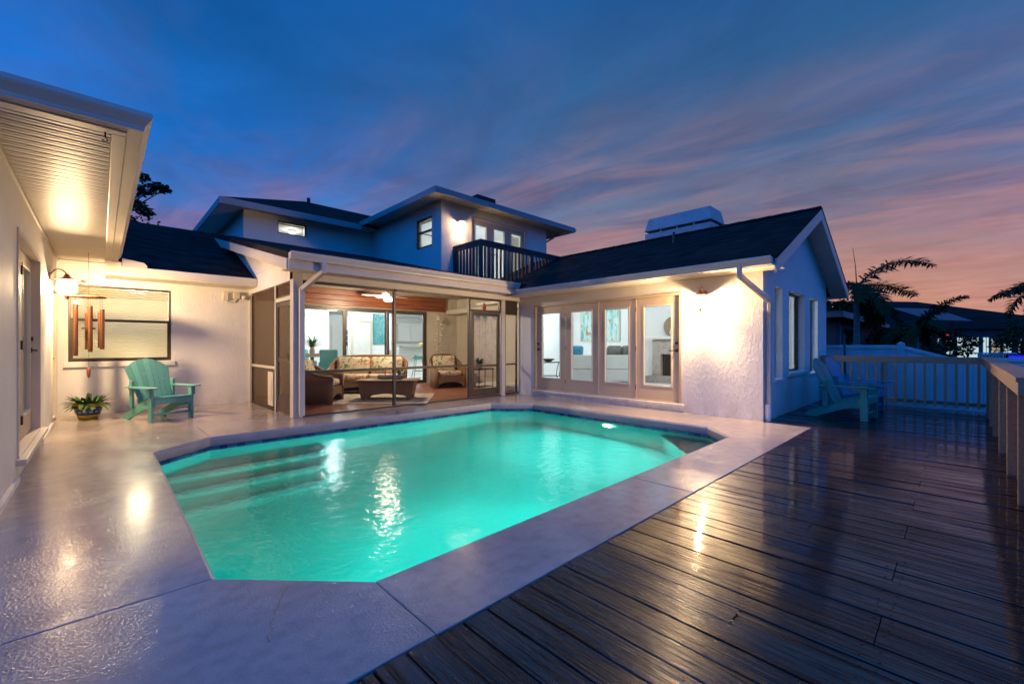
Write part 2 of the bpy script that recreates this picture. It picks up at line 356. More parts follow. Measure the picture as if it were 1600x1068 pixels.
def art_stripes(T, b):
    v = T.obj(); n = T.noise(T.mapping(v, (7, 7, .9)), 1.6, 4, .6, .4); k = T.noise(v, 3.0, 3)
    c = T.ramp(n, [(.30, (.05, .30, .36)), (.44, (.25, .62, .64)), (.55, (.70, .74, .68)), (.68, (.10, .22, .24))])
    T.set(b.inputs['Base Color'], T.mix(T.rng(k, .60, .68), c, (.48, .25, .12)))
art('stripe_painting', art_stripes)
def art_teal(T, b):
    v = T.obj(); n = T.noise(v, 5, 4, .6, 1.5); c = T.mix(T.rng(n, .3, .7), (.01, .16, .22), (.03, .34, .38))
    k = T.noise(T.mapping(v, (2.2, 2.2, 1.1)), 2.2, 1, .4, 2.4); r = T.math('ABSOLUTE', T.math('SUBTRACT', k, .52))
    T.set(b.inputs['Base Color'], T.mix(T.rng(r, .0, .022, .85, 0), c, (.66, .68, .55)))
art('teal_painting', art_teal)
def mural(T, b):
    v = T.geo(); n = T.noise(v, 4.5, 5, .6, .6); k = T.noise(T.mapping(v, loc=(5, 5, 5)), 3.4, 5, .65, 1)
    s = T.add('ShaderNodeSeparateXYZ'); T.set(s.inputs[0], v); z = s.outputs[2]
    c = T.mix(T.rng(n, .42, .75, 0, .8), (.74, .74, .75), (.66, .46, .42))
    c = T.mix(T.math('MULTIPLY', T.rng(k, .50, .75), .7), c, (.36, .44, .58))
    c = T.mix(T.math('MULTIPLY', T.rng(z, 2.0, 2.2), T.rng(n, .4, .5)), c, (.13, .20, .45))
    T.set(b.inputs['Base Color'], T.mix(T.math('MULTIPLY', T.rng(z, 1.1, .5), .7), c, (.55, .42, .34)))
mat('mural_tile', (.6, .5, .45), .2, build=mural)

# ------------------------------------------------------------------ geometry helpers
class MB:
    def __init__(s): s.v = []; s.f = []
    def add(s, vs, fs):
        o = len(s.v); s.v += [tuple(p) for p in vs]; s.f += [tuple(i + o for i in f) for f in fs]; return s
    def box(s, x0, x1, y0, y1, z0, z1):
        return s.add([(x0, y0, z0), (x1, y0, z0), (x1, y1, z0), (x0, y1, z0), (x0, y0, z1), (x1, y0, z1), (x1, y1, z1), (x0, y1, z1)],
                     [(0, 3, 2, 1), (4, 5, 6, 7), (0, 1, 5, 4), (1, 2, 6, 5), (2, 3, 7, 6), (3, 0, 4, 7)])
    def prism(s, poly, z0, z1):                      # plan polygon, counter-clockwise
        n = len(poly)
        za = z0 if callable(z0) else (lambda x, y: z0); zb = z1 if callable(z1) else (lambda x, y: z1)
        return s.add([(x, y, za(x, y)) for x, y in poly] + [(x, y, zb(x, y)) for x, y in poly],
                     [tuple(range(n - 1, -1, -1)), tuple(range(n, 2 * n))] + [(i, (i + 1) % n, n + (i + 1) % n, n + i) for i in range(n)])
    def extrude(s, prof, org, u, v, d):              # profile (a,b) in the plane of u,v, swept along d
        org, u, v, d = map(Vector, (org, u, v, d)); n = len(prof)
        A = [org + u * a + v * b for a, b in prof]
        return s.add(A + [p + d for p in A], [tuple(range(n - 1, -1, -1)), tuple(range(n, 2 * n))] + [(i, (i + 1) % n, n + (i + 1) % n, n + i) for i in range(n)])
    def obox(s, c, size, rot=(0, 0, 0)):
        from mathutils import Euler
        m = Euler(rot).to_matrix(); hx, hy, hz = (q / 2 for q in size); t = MB().box(-hx, hx, -hy, hy, -hz, hz)
        return s.add([Vector(c) + m @ Vector(p) for p in t.v], t.f)
    def beam(s, p0, p1, w, h, up=(0, 0, 1)):         # rectangular bar between two points
        p0, p1 = Vector(p0), Vector(p1); d = (p1 - p0).normalized(); up = Vector(up)
        if abs(d.dot(up)) > .99: up = Vector((1, 0, 0))
        r = d.cross(up).normalized(); q = r.cross(d)
        return s.extrude([(-w / 2, -h / 2), (w / 2, -h / 2), (w / 2, h / 2), (-w / 2, h / 2)], p0, r, q, p1 - p0)
    def tube(s, pts, r, n=8, cap=True, flat=None):
        pts = [Vector(p) for p in pts]; rs = r if isinstance(r, (list, tuple)) else [r] * len(pts); rings = []
        pu = None; vs = []
        for i, p in enumerate(pts):
            d = (pts[min(i + 1, len(pts) - 1)] - pts[max(i - 1, 0)]).normalized()
            u = pu if pu is not None else (Vector((0, 0, 1)) if abs(d.z) < .9 else Vector((1, 0, 0)))
            u = (u - d * u.dot(d)).normalized(); pu = u; q = d.cross(u)
            for k in range(n):
                a = 2 * math.pi * k / n; vs.append(p + (u * math.cos(a) + q * math.sin(a)) * rs[i])
        fs = [(i * n + k, i * n + (k + 1) % n, (i + 1) * n + (k + 1) % n, (i + 1) * n + k) for i in range(len(pts) - 1) for k in range(n)]
        if cap: fs += [tuple(range(n - 1, -1, -1)), tuple(range((len(pts) - 1) * n, len(pts) * n))]
        return s.add(vs, fs)
    def lathe(s, prof, c=(0, 0, 0), n=20, cap=True):
        vs = [(c[0] + r * math.cos(2 * math.pi * k / n), c[1] + r * math.sin(2 * math.pi * k / n), c[2] + z) for r, z in prof for k in range(n)]
        fs = [(i * n + k, i * n + (k + 1) % n, (i + 1) * n + (k + 1) % n, (i + 1) * n + k) for i in range(len(prof) - 1) for k in range(n)]
        if cap: fs += [tuple(range(n - 1, -1, -1)), tuple(range((len(prof) - 1) * n, len(prof) * n))]
        return s.add(vs, fs)
    def grid(s, fn, nu, nv):
        vs = [fn(i / nu, j / nv) for i in range(nu + 1) for j in range(nv + 1)]; m = nv + 1
        return s.add(vs, [(i * m + j, (i + 1) * m + j, (i + 1) * m + j + 1, i * m + j + 1) for i in range(nu) for j in range(nv)])
    def mesh(s, name):
        me = bpy.data.meshes.new(name); me.from_pydata([tuple(p) for p in s.v], [], s.f); me.validate(); return me
    def build(s, name, m, parent=None, smooth=False, bevel=0., sub=0, world=False, solid=0.):
        me = s.mesh(name)
        if world and parent is not None: me.transform(Matrix.Translation(-world_loc(parent)))
        me.materials.append(M[m]); o = bpy.data.objects.new(name, me); col.objects.link(o)
        if parent is not None: o.parent = parent
        if smooth:
            for p in me.polygons: p.use_smooth = True
        if solid: md = o.modifiers.new('solid', 'SOLIDIFY'); md.thickness = solid; md.offset = 0
        if bevel: md = o.modifiers.new('bevel', 'BEVEL'); md.width = bevel; md.segments = 2; md.limit_method = 'ANGLE'; md.angle_limit = R(40)
        if sub: md = o.modifiers.new('sub', 'SUBSURF'); md.levels = sub; md.render_levels = sub
        return o
def world_loc(o):
    v = Vector((0, 0, 0))
    while o is not None: v += Vector(o.location); o = o.parent
    return v
def tag(o, label=None, cat=None, group=None, kind=None):
    if label: o['label'] = label
    if cat: o['category'] = cat
    if group: o['group'] = group
    if kind: o['kind'] = kind
    return o
def empty(name, loc=(0, 0, 0), rz=0., parent=None):
    o = bpy.data.objects.new(name, None); o.location = loc; o.rotation_euler = (0, 0, rz); o.empty_display_size = .1; col.objects.link(o)
    if parent is not None: o.parent = parent
    return o
def thing(name, label, cat, loc=(0, 0, 0), rz=0., group=None): return tag(empty(name, loc, rz), label, cat, group)
def copy_tree(o, parent=None):
    c = o.copy(); col.objects.link(c); c.parent = parent
    for ch in list(o.children): copy_tree(ch, c)
    return c
def face(dx, dy): return math.atan2(dx, -dy)
def lamp(name, loc, watts, color, radius=.05, parent=None, kind='POINT', size=.3, rot=(0, 0, 0), spread=None):
    ld = bpy.data.lights.new(name, kind); ld.energy = watts; ld.color = color
    if kind == 'AREA': ld.shape = 'DISK'; ld.size = size
    else: ld.shadow_soft_size = radius
    if spread and kind == 'AREA': ld.spread = spread
    o = bpy.data.objects.new(name, ld); o.location = loc; o.rotation_euler = rot; col.objects.link(o)
    if parent is not None: o.parent = parent
    return o

# ------------------------------------------------------------------ key dimensions (metres; x runs along the screened porch front, y along the glazed wing)
XL, YB = -.57, 11.0            # left wing wall, back wall of the court
XP, YP = 2.4, 8.0              # porch left wall, porch front
XF, YG = 7.9, 2.25             # glazed wing wall, its gable end
YD = 1.57                      # patio / timber deck boundary
POOL = [(1.05, 2.15), (6.27, 2.20), (6.80, 2.70), (6.80, 6.42), (6.15, 7.10), (1.07, 7.10), (.44, 6.55), (.434, 2.78)]
WATER_Z = -.165

# ------------------------------------------------------------------ ground, patio, deck
def ring_quads(x0, x1, y0, y1, X0, X1, Y0, Y1, z):
    m = MB()
    xs, ys = (X0, x0, x1, X1), (Y0, y0, y1, Y1)
    vs = [(x, y, z) for x in xs for y in ys]; fs = []
    for i in range(3):
        for j in range(3):
            if (i, j) != (1, 1): a = i * 4 + j; fs.append((a, a + 4, a + 5, a + 1))
    return m.add(vs, fs)
tag(ring_quads(.2, 7.0, 2.0, 7.3, -600, 600, -600, 600, -.32).build('ground', 'grass'), 'dark lawn reaching from the deck to the horizon', 'lawn', kind='structure')

slabs = [
    [(-3, YD), (1.05, YD), (1.05, 2.15), (.434, 2.78), (-3, 2.78)],
    [(1.05, YD), (3.65, YD), (3.65, 2.175), (1.05, 2.15)],
    [(3.65, YD), (7.86, YD), (7.86, 2.24), (7.90, 2.24), (7.90, 2.7), (6.80, 2.70), (6.27, 2.20), (3.65, 2.175)],
    [(6.80, 2.70), (7.9, 2.70), (7.9, 8.0), (7.45, 8.0), (6.15, 7.10), (6.80, 6.42)],
    [(1.07, 7.10), (6.15, 7.10), (7.45, 8.0), (2.4, 8.0), (2.4, 8.12), (1.07, 8.12)],
    [(XL, 2.78), (.434, 2.78), (.44, 6.55), (1.07, 7.10), (1.07, 8.12), (XL, 8.12)],
    [(XL, 8.12), (2.4, 8.12), (2.4, YB), (XL, YB)]]
def inset(poly, d):
    out = []; n = len(poly)
    for i in range(n):
        p, a, b = Vector(poly[i]), Vector(poly[i - 1]), Vector(poly[(i + 1) % n])
        e1 = (p - a).normalized(); e2 = (b - p).normalized(); n1 = Vector((-e1.y, e1.x)); n2 = Vector((-e2.y, e2.x))
        q = n1 + n2; q = q / max(.2, q.dot(n1)) if q.length > 1e-6 else n1
        out.append(tuple(p + q * d))
    return out
mj = MB()
for s_ in slabs: mj.prism(inset(s_, -.001), -.2 - .002 * slabs.index(s_), -.016 - .0005 * slabs.index(s_))
pat = tag(mj.build('patio', 'grout'), 'wet textured concrete pool patio', 'patio', kind='structure')
for s_ in slabs:
    MB().prism(inset(s_, .0022), -.13, 0).build('slab', 'patio', pat, bevel=.005)

cr = [(1.0 - .0, 2.16), (.965, 2.12)]; pts = [(.715, 2.48), (.70, 2.43), (.672, 2.40), (.665, 2.36), (.63, 2.31), (.625, 2.28), (.59, 2.24), (.588, 2.20), (.55, 2.15), (.548, 2.10), (.52, 2.07), (.515, 2.02)]
mb = MB()
for (xa, ya), (xb, yb) in zip(pts, pts[1:]): mb.beam((xa, ya, .0005), (xb, yb, .0005), random.uniform(.003, .006), .003)
mb.build('crack', 'crack', pat)
deck = tag(MB().box(-2, 12.15, -.565, -.53, -.30, -.0).build('wood_deck', 'deck_wood'), 'dark wet timber deck beside the pool patio', 'deck', kind='structure')
mjo = MB()
for yj in (-.42, -.22, .25, .72, 1.2): mjo.box(-2, 12.1, yj - .02, yj + .02, -.26, -.045)
mjo.box(7.9, 12.1, 1.9, 1.94, -.26, -.045)
mjo.build('joist', 'deck_wood', deck)['kind'] = 'stuff'
PLANKS = {}
def plank(x, y0, y1):
    L = round(y1 - y0, 3)
    if L not in PLANKS:
        w = .0690; m = MB(); n = max(3, int(L / .35))
        prof = [(-w, -.036), (w, -.036), (w, -.003), (w - .003, 0), (-w + .003, 0), (-w, -.003)]
        m.extrude(prof, (0, -L / 2 + .002, 0), (1, 0, 0), (0, 0, 1), (0, L - .004, 0))
        me = m.mesh('plank'); me.materials.append(M['deck_wood']); PLANKS[L] = me
    o = bpy.data.objects.new('plank', PLANKS[L]); col.objects.link(o); o.parent = deck
    o.location = (x, (y0 + y1) / 2, random.uniform(-.006, 0)); o.rotation_euler = (R(random.uniform(-.12, .12)), R(random.uniform(-.55, .55)), R(random.uniform(-.10, .10)))
i = 0; x = -1.9
while x < 12.1:
    yt = YD - .006 if x < 7.86 + .07 else 2.235
    k = i % 3
    if 7.79 < x < 7.95: yt = YD - .006
    if (i * 7) % 5 in (0, 2): plank(x, -.52, .25); plank(x, .25, yt)
    elif (i * 7) % 5 == 1: plank(x, -.52, .72); plank(x, .72, yt)
    else: plank(x, -.52, yt)
    x += .1435; i += 1

mb = MB()
for q in range(-12, 84):
    for yj in (-.42, .22, .28, .72, 1.2, 1.5):
        for dx in (-.042, .042):
            cx_, cy_ = -1.9 + (q + 12) * .1435 + dx + random.uniform(-.006, .006), yj + random.uniform(-.008, .008)
            mb.add([(cx_ + .0055 * math.cos(a_ * math.pi / 3), cy_ + .0055 * math.sin(a_ * math.pi / 3), .0012) for a_ in range(6)], [tuple(range(6))])
mb.build('screw_heads', 'dark_hardware', deck)['kind'] = 'stuff'

# ------------------------------------------------------------------ swimming pool
pool = thing('swimming_pool', 'glowing turquoise swimming pool with clipped corners set in the patio', 'pool', (3.6, 4.6, 0))
DEPTH = -1.45
m = MB(); n = len(POOL); off = inset(POOL, -.04)
m.add([(x, y, DEPTH) for x, y in POOL] + [(x, y, -.265) for x, y in POOL], [tuple(range(n))] + [(i, n + i, n + (i + 1) % n, (i + 1) % n) for i in range(n)])
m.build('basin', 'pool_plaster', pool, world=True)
mc = MB(); co = inset(POOL, -.06)
m = MB(); ci = inset(POOL, -.005); vs = []
for lvl, ring in ((-.135, co), (-.135, ci), (-.27, inset(POOL, -.010)), (-.27, co)):
    vs += [(x, y, lvl) for x, y in ring]
fs = [(k * n + i, k * n + (i + 1) % n, (k + 1) * n + (i + 1) % n, (k + 1) * n + i) for k in range(3) for i in range(n)]
m.add(vs, fs); m.build('bond_beam', 'grout', pool, world=True)
# bullnose coping under the slab edge: one length for each side of the pool
for i in range(n):
    a, b = Vector(POOL[i]), Vector(POOL[(i + 1) % n]); d = (b - a); L = d.length; d.normalize(); nn = Vector((-d.y, d.x))
    prof = [(-.05, -.125), (.012, -.125), (.020, -.10), (.022, -.06), (.018, -.03), (.006, -.012), (-.0035, -.006), (-.05, -.006)]
    MB().extrude(prof, (a.x, a.y, 0), (nn.x, nn.y, 0), (0, 0, 1), (d.x * L, d.y * L, 0)).build('coping', 'coping', pool, world=True)
tile_me = {}
for i in range(n):
    a, b = Vector(POOL[i]), Vector(POOL[(i + 1) % n]); d = b - a; L = d.length; d.normalize(); nn = Vector((-d.y, d.x)); ang = math.atan2(d.y, d.x)
    k = max(1, round(L / .105)); wd = L / k; key = round(wd, 4)
    if key not in tile_me:
        me = MB().box(-wd / 2 + .003, wd / 2 - .003, -.004, .010, -.05, .05).mesh('tile'); me.materials.append(M['pool_tile']); tile_me[key] = me
    for j in range(k):
        p = a + d * (wd * (j + .5)); o = bpy.data.objects.new('tile', tile_me[key]); col.objects.link(o); o.parent = pool
        o.location = (p.x - 3.6, p.y - 4.6, -.178); o.rotation_euler = (0, 0, ang)
# corner entry steps and the far bench
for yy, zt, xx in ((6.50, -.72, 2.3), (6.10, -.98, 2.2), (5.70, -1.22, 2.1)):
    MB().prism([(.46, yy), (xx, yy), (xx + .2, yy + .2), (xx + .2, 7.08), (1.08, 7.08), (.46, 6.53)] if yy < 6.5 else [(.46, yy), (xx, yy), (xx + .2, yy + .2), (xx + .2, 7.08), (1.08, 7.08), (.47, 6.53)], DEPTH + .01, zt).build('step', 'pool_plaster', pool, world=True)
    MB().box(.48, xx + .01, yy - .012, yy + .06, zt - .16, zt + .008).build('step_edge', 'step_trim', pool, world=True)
MB().prism([(5.5, 2.22), (6.26, 2.22), (6.78, 2.71), (6.78, 3.45)], DEPTH + .01, -.5).build('bench', 'pool_plaster', pool, world=True, bevel=.02)
MB().beam((5.52, 2.26, -.497), (6.74, 3.435, -.497), .05, .01).build('bench_edge', 'step_trim', pool, world=True)
for (loc, dr) in (((6.775, 4.5, -.46), (-1, 0)), ((2.6, 2.185, -.62), (0, 1))):  # second one is an added lamp, unseen on the near wall, evening the glow
    ang = math.atan2(dr[1], dr[0])
    L = empty('pool_light', (loc[0] - 3.6, loc[1] - 4.6, loc[2]), ang, pool)
    prof = [(.0, .0), (.10, .0), (.115, .01), (.115, .02)]
    mm = MB().lathe([(.115, 0), (.12, .012), (.105, .022), (.10, .024)], n=20, cap=False); mm.v = [(z, y, -x_) for x_, y, z in mm.v]; mm.build('trim_ring', 'steel', L)
    mm = MB().lathe([(.10, .012), (.06, .022), (.001, .026)], n=20, cap=False); mm.v = [(z, y, -x_) for x_, y, z in mm.v]; mm.build('lens', 'pool_lens' if dr[0] else 'added_lens_dim', L)
    lamp('pool_lamp', (.04, 0, 0), 130 if dr[0] else 98, (.45, 1.0, .96), .09, L, 'AREA', .13, (0, R(-90), 0))
wm = MB().add([(x, y, WATER_Z) for x, y in inset(POOL, .012)], [tuple(range(n))])
tag(wm.build('pool_water', 'water'), 'rippled turquoise pool water', 'water', kind='structure')

# ------------------------------------------------------------------ the house
house = thing('house', 'stucco house with lit rooms wrapping round the pool court', 'house', (5, 9, 0))
def hp(mb, name, m, **kw): return mb.build(name, m, kw.pop('parent', house), world=True, **kw)
def wall_x(x0, x1, y0, y1, z0, z1, ops=(), m='stucco', name='wall'):       # runs along x; ops (a0,a1,b0,b1)
    mb = MB(); cur = x0
    for a0, a1, b0, b1 in sorted(ops):
        if a0 > cur: mb.box(cur, a0, y0, y1, z0, z1)
        if b0 > z0: mb.box(a0, a1, y0, y1, z0, b0)
        if b1 < z1: mb.box(a0, a1, y0, y1, b1, z1)
        cur = a1
    if cur < x1: mb.box(cur, x1, y0, y1, z0, z1)
    return hp(mb, name, m)
def wall_y(y0, y1, x0, x1, z0, z1, ops=(), m='stucco', name='wall'):
    mb = MB(); cur = y0
    for a0, a1, b0, b1 in sorted(ops):
        if a0 > cur: mb.box(x0, x1, cur, a0, z0, z1)
        if b0 > z0: mb.box(x0, x1, a0, a1, z0, b0)
        if b1 < z1: mb.box(x0, x1, a0, a1, b1, z1)
        cur = a1
    if cur < y1: mb.box(x0, x1, cur, y1, z0, z1)
    return hp(mb, name, m)
GUT = [(0, 0), (.085, 0), (.090, .03), (.104, .052), (.124, .078), (.130, .092), (.130, .122), (.118, .122), (.116, .108), (.0, .108)]
def gutter(org, out, along):
    return hp(MB().extrude(GUT, org, out, (0, 0, 1), along), 'gutter', 'cream_paint')

# --- left wing: long wall, two doors, vented soffit, gutter
DL = (6.08, 8.12, .20, 2.36); DS = (9.92, 10.78, .06, 2.16)
wall_y(4.6, YB, XL - .2, XL, -.3, 2.80, [DL, DS])
wall_x(-6, XL - .2, 4.6, 4.8, -.3, 2.80)
hp(MB().box(XL - .01, XL + .07, 6.0, 8.2, .14, .198), 'door_sill', 'trim_paint', bevel=.008)
for q in ((4.6, 5.98), (8.22, 9.85)): hp(MB().box(XL, XL + .03, q[0], q[1], .0, .045), 'base_trim', 'stucco')
def french_leaf(parent, w, h, mats='tan_door', stile=.115, top=.13, bot=.24, handle=None, t=.045):
    """door leaf in local x (0..w), z (0..h), thickness about y=0; faces -y"""
    mb = MB(); mb.box(0, stile, -t / 2, t / 2, 0, h).box(w - stile, w, -t / 2, t / 2, 0, h).box(stile, w - stile, -t / 2, t / 2, 0, bot).box(stile, w - stile, -t / 2, t / 2, h - top, h)
    mb.build('leaf', mats, parent)
    fr = MB(); a, b, c, d_ = stile, w - stile, bot, h - top; e = .022; q = t / 2 + .008
    fr.box(a - .01, a + e, -q, q, c - .01, d_ + .01).box(b - e, b + .01, -q, q, c - .01, d_ + .01).box(a + e, b - e, -q, q, c - .01, c + e).box(a + e, b - e, -q, q, d_ - e, d_ + .01)
    fr.build('glazing_bead', 'trim_paint' if mats == 'tan_door' else mats, parent, bevel=.004)
    MB().box(a + e, b - e, -.003, .003, c + e, d_ - e).build('pane', 'glass', parent)
    if handle is not None:
        hx, s_ = handle
        hm = MB().tube([(hx, -t / 2, .98), (hx, -t / 2 - .016, .98)], .032, 14).tube([(hx, -t / 2 - .01, .98), (hx, -t / 2 - .055, .98), (hx + s_ * .02, -t / 2 - .06, .98), (hx + s_ * .12, -t / 2 - .06, .975)], .010, 8)
        hm.tube([(hx, -t / 2, 1.12), (hx, -t / 2 - .022, 1.12)], .028, 14)
        hm.build('handle', 'dark_hardware', parent, smooth=False)
def hinges(parent, xs, h, y=-.03):
    for z in (.22, h / 2, h - .22): MB().tube([(xs, y, z - .05), (xs, y, z + .05)], .011, 8).build('hinge', 'dark_hardware', parent)
# double french door in the left wall, seen at a grazing angle (local frame turned so that -y looks along +x)
dj = hp(MB().box(XL - .17, XL + .012, DL[0], DL[0] + .05, DL[2], DL[3]).box(XL - .17, XL + .012, DL[1] - .05, DL[1], DL[2], DL[3]).box(XL - .17, XL + .012, DL[0] + .05, DL[1] - .05, DL[3] - .05, DL[3]).box(XL - .19, XL + .02, DL[0] + .002, DL[1] - .002, DL[2] - .004, DL[2] + .012), 'door_frame', 'trim_paint')
for k, yo in enumerate((DL[0] + .055, DL[0] + .055 + .967)):
    L = empty('door', (XL - .09 - 5, yo - 9, DL[2] + .015), R(90), house)
    french_leaf(L, .960, 2.085, 'tan_door', handle=(.06, 1) if k == 0 else (.90, -1))
hinges(L, 0, 2.085, -.03)
L = empty('door', (XL - .06 - 5, DS[0] + .03 - 9, DS[2] + .01), R(90), house)
MB().box(0, .80, -.02, .02, 0, 2.06).box(.10, .70, -.03, -.02, .2, .9).box(.10, .70, -.03, -.02, 1.05, 1.9).build('leaf', 'trim_paint', L, bevel=.006)
MB().tube([(.08, -.02, .98), (.08, -.07, .98), (.20, -.075, .975)], .012, 8).tube([(.08, -.02, 1.12), (.08, -.05, 1.12)], .03, 10).build('handle', 'dark_hardware', L)
hp(MB().box(XL - .05, XL + .018, DS[0] - .06, DS[0] + .02, .0, DS[3] + .06).box(XL - .05, XL + .018, DS[1] - .02, DS[1] + .06, .0, DS[3] + .06).box(XL - .05, XL + .018, DS[0] + .02, DS[1] - .02, DS[3] - .01, DS[3] + .06), 'door_frame', 'trim_paint', bevel=.006)
# room behind the left wing door: plain closed box so the glass has a lit room behind it
for q in ((-4.6, XL - .2, 5.3, 5.38), (-4.6, XL - .2, 9.7, 9.78), (-4.7, -4.6, 5.3, 9.78)): hp(MB().box(*q, 0, 2.78), 'interior_wall', 'white_wall')
hp(MB().box(-4.6, XL - .2, 5.38, 9.7, -.1, .16), 'interior_floor', 'terracotta')
# soffit: one object for each vented panel, butted
sof = empty('soffit', (XL + .31 - 5, 7 - 9, 2.78), 0, house)
y = 4.15; pm = None
while y < YB - .05:
    if pm is None:
        q = MB()
        q.extrude([(0, .006), (.012, 0), (.046, 0), (.058, .008), (.072, .008), (.084, 0), (.106, 0), (.116, .006), (.116, .02), (0, .02)], (-.31, -.058, 0), (0, 1, 0), (0, 0, 1), (.62, 0, 0))
        pm = q.mesh('soffit_panel'); pm.materials.append(M['soffit_paint'])
    o = bpy.data.objects.new('soffit_panel', pm); col.objects.link(o); o.parent = sof; o.location = (0, y + .058 - 7, 0)
    y += .1175
hp(MB().box(XL - .1, .05, 4.3, YB, 2.803, 2.81), 'soffit_backing', 'trim_paint')
# bare under-eave soffit in front of the end wall
hp(MB().box(-6, XL, 4.14, 4.62, 2.785, 2.80), 'soffit', 'soffit_paint')
hp(MB().extrude([(0, 0), (.08, 0), (.08, .117), (0, .117)], (.05, 4.14, 2.745), (1, 0, 0), (0, 0, 1), (0, 6.24, 0)), 'fascia', 'cream_paint', bevel=.006)
hp(MB().box(-6, .13, 4.06, 4.14, 2.745, 2.862), 'fascia', 'cream_paint', bevel=.006)
k = len(GUT); mb = MB()
mb.add([(-6, 4.058 - a, 2.755 + b) for a, b in GUT] + [(.131 + a, 4.058 - a, 2.755 + b) for a, b in GUT] + [(.131 + a, 10.38, 2.755 + b) for a, b in GUT],
       [tuple(range(k)), tuple(range(3 * k - 1, 2 * k - 1, -1))] + [(j * k + (i + 1) % k, j * k + i, (j + 1) * k + i, (j + 1) * k + (i + 1) % k) for j in range(2) for i in range(k)])
hp(mb, 'gutter', 'cream_paint')
hp(MB().box(XL - .0, XL + .02, 4.6, YB, 2.74, 2.779), 'frieze_trim', 'trim_paint')
def roof_poly(poly, zf, th=.10, name='roof'): return hp(MB().prism(poly, lambda x, y: zf(x, y) - th, zf), name, 'shingle')
roof_poly([(.16, 4.02), (.16, 10.6), (-4, 14.8), (-4, 8.18)], lambda x, y: 2.862 + .45 * (.16 - x))
roof_poly([(.16, 4.02), (-4, 8.18), (-8.1, 8.18), (-8.1, 4.02)], lambda x, y: 2.862 + .45 * (y - 4.02))
# hook under the near soffit corner
hp(MB().tube([(.02, 4.22, 2.78), (.02, 4.22, 2.74), (.035, 4.21, 2.715), (.02, 4.20, 2.70), (.005, 4.21, 2.71)], .004, 6), 'hook', 'dark_hardware')

# --- back wall of the court, its sash window and the roof above
BW = (-.43, 1.02, .96, 2.36)
wall_x(XL, XP, YB, YB + .2, -.3, 2.778, [BW])
def sash_window(axis, a0, a1, z0, z1, pos, out, sill=True, mid=True, blind=True, fm='bronze', lbl=None, depth=.05, slat=.045):
    """window unit in a wall; axis 'x' runs along x at y=pos, facing out (+1/-1 along the normal axis)"""
    W = empty('window', ((a0 if axis == 'x' else pos) - 5, (pos if axis == 'x' else a0) - 9, z0), 0, house)
    def box(mb, u0, u1, d0, d1, w0, w1):
        d0, d1 = sorted((d0 * out, d1 * out))
        return mb.box(u0, u1, d0, d1, w0, w1) if axis == 'x' else mb.box(d0, d1, u0, u1, w0, w1)
    w_, h_ = a1 - a0, z1 - z0; f = .035
    mb = MB(); box(mb, 0, f, -.06, .0, 0, h_); box(mb, w_ - f, w_, -.06, .0, 0, h_); box(mb, f, w_ - f, -.06, .0, 0, f); box(mb, f, w_ - f, -.06, .0, h_ - f, h_)
    mb.build('frame', fm, W, bevel=.004)
    if mid:
        mb = MB(); box(mb, f, w_ - f, -.05, .012, h_ * .53, h_ * .53 + .05); box(mb, f, f + .025, -.05, .012, f, h_ * .53); box(mb, w_ - f - .025, w_ - f, -.05, .012, f, h_ * .53); box(mb, f + .025, w_ - f - .025, -.05, .012, f, f + .03)
        mb.build('sash', fm, W, bevel=.004)
        mb = MB(); box(mb, f, w_ - f, -.045, -.041, h_ * .53 + .05, h_ - f); mb.build('pane', 'glass', W)
        mb = MB(); box(mb, f + .025, w_ - f - .025, -.025, -.021, f + .03, h_ * .53); mb.build('pane', 'glass', W)
    else:
        mb = MB(); box(mb, f, w_ - f, -.035, -.031, f, h_ - f); mb.build('pane', 'glass', W)
    if sill:
        mb = MB(); box(mb, -.06, w_ + .06, -.0, .115, -.10, -.003); mb.build('sill', 'stucco', W, bevel=.01)
    if blind:
        mb = MB(); z = f + .03
        while z < h_ - f - .03:
            for (q0, q1, dz0, dz1) in ((.10, .145, -.014, .014),):
                u0, u1 = f + .012, w_ - f - .012; d0, d1 = -q0 * out, -q1 * out
                pts = [(u0, d0, z + dz0), (u1, d0, z + dz0), (u1, d1, z + dz1), (u0, d1, z + dz1)]
                pts = [(p if axis == 'x' else (p[1], p[0], p[2])) for p in pts]
                mb.add(pts + [(p[0], p[1], p[2] + .0025) for p in pts], [(0, 1, 2, 3), (4, 5, 6, 7), (0, 1, 5, 4), (1, 2, 6, 5), (2, 3, 7, 6), (3, 0, 4, 7)])
            z += slat
        box(mb, f, w_ - f, -.15, -.09, h_ - f - .04, h_ - f)
        b = mb.build('blind', 'blind', W); b['kind'] = 'stuff'
    return W
sash_window('x', BW[0], BW[1], BW[2], BW[3], YB + .06, -1, slat=.040)
for q in ((-4, XP, 15.5, 15.6), (-4.1, -4, 11.2, 15.6)): hp(MB().box(*q, -.1, 2.7), 'interior_wall', 'white_wall')
hp(MB().box(-4, XP, YB + .2, 15.5, 2.5, 2.56), 'ceiling', 'white_wall')
roof_poly([(.17, 10.42), (XP - .01, 10.42), (XP - .01, 14.1), (-8, 14.1), (-8, 11.3), (.17, 11.3)], lambda x, y: 2.66 + .45 * (y - 10.42))
roof_poly([(-8, 14.1), (XP - .01, 14.1), (XP - .01, 17.7), (-8, 17.7)], lambda x, y: 4.316 - .45 * (y - 14.1))
hp(MB().box(.262, XP - .01, 10.36, 10.42, 2.50, 2.67), 'fascia', 'cream_paint', bevel=.006)
hp(MB().box(.262, XP - .01, 10.33, 10.359, 2.535, 2.672), 'drip_trim', 'cream_paint', bevel=.005)
hp(MB().box(.262, XP - .01, 10.42, YB, 2.50, 2.53), 'soffit', 'soffit_paint'); hp(MB().box(.052, .2605, 10.362, YB - .001, 2.505, 2.744), 'eave_return', 'cream_paint')
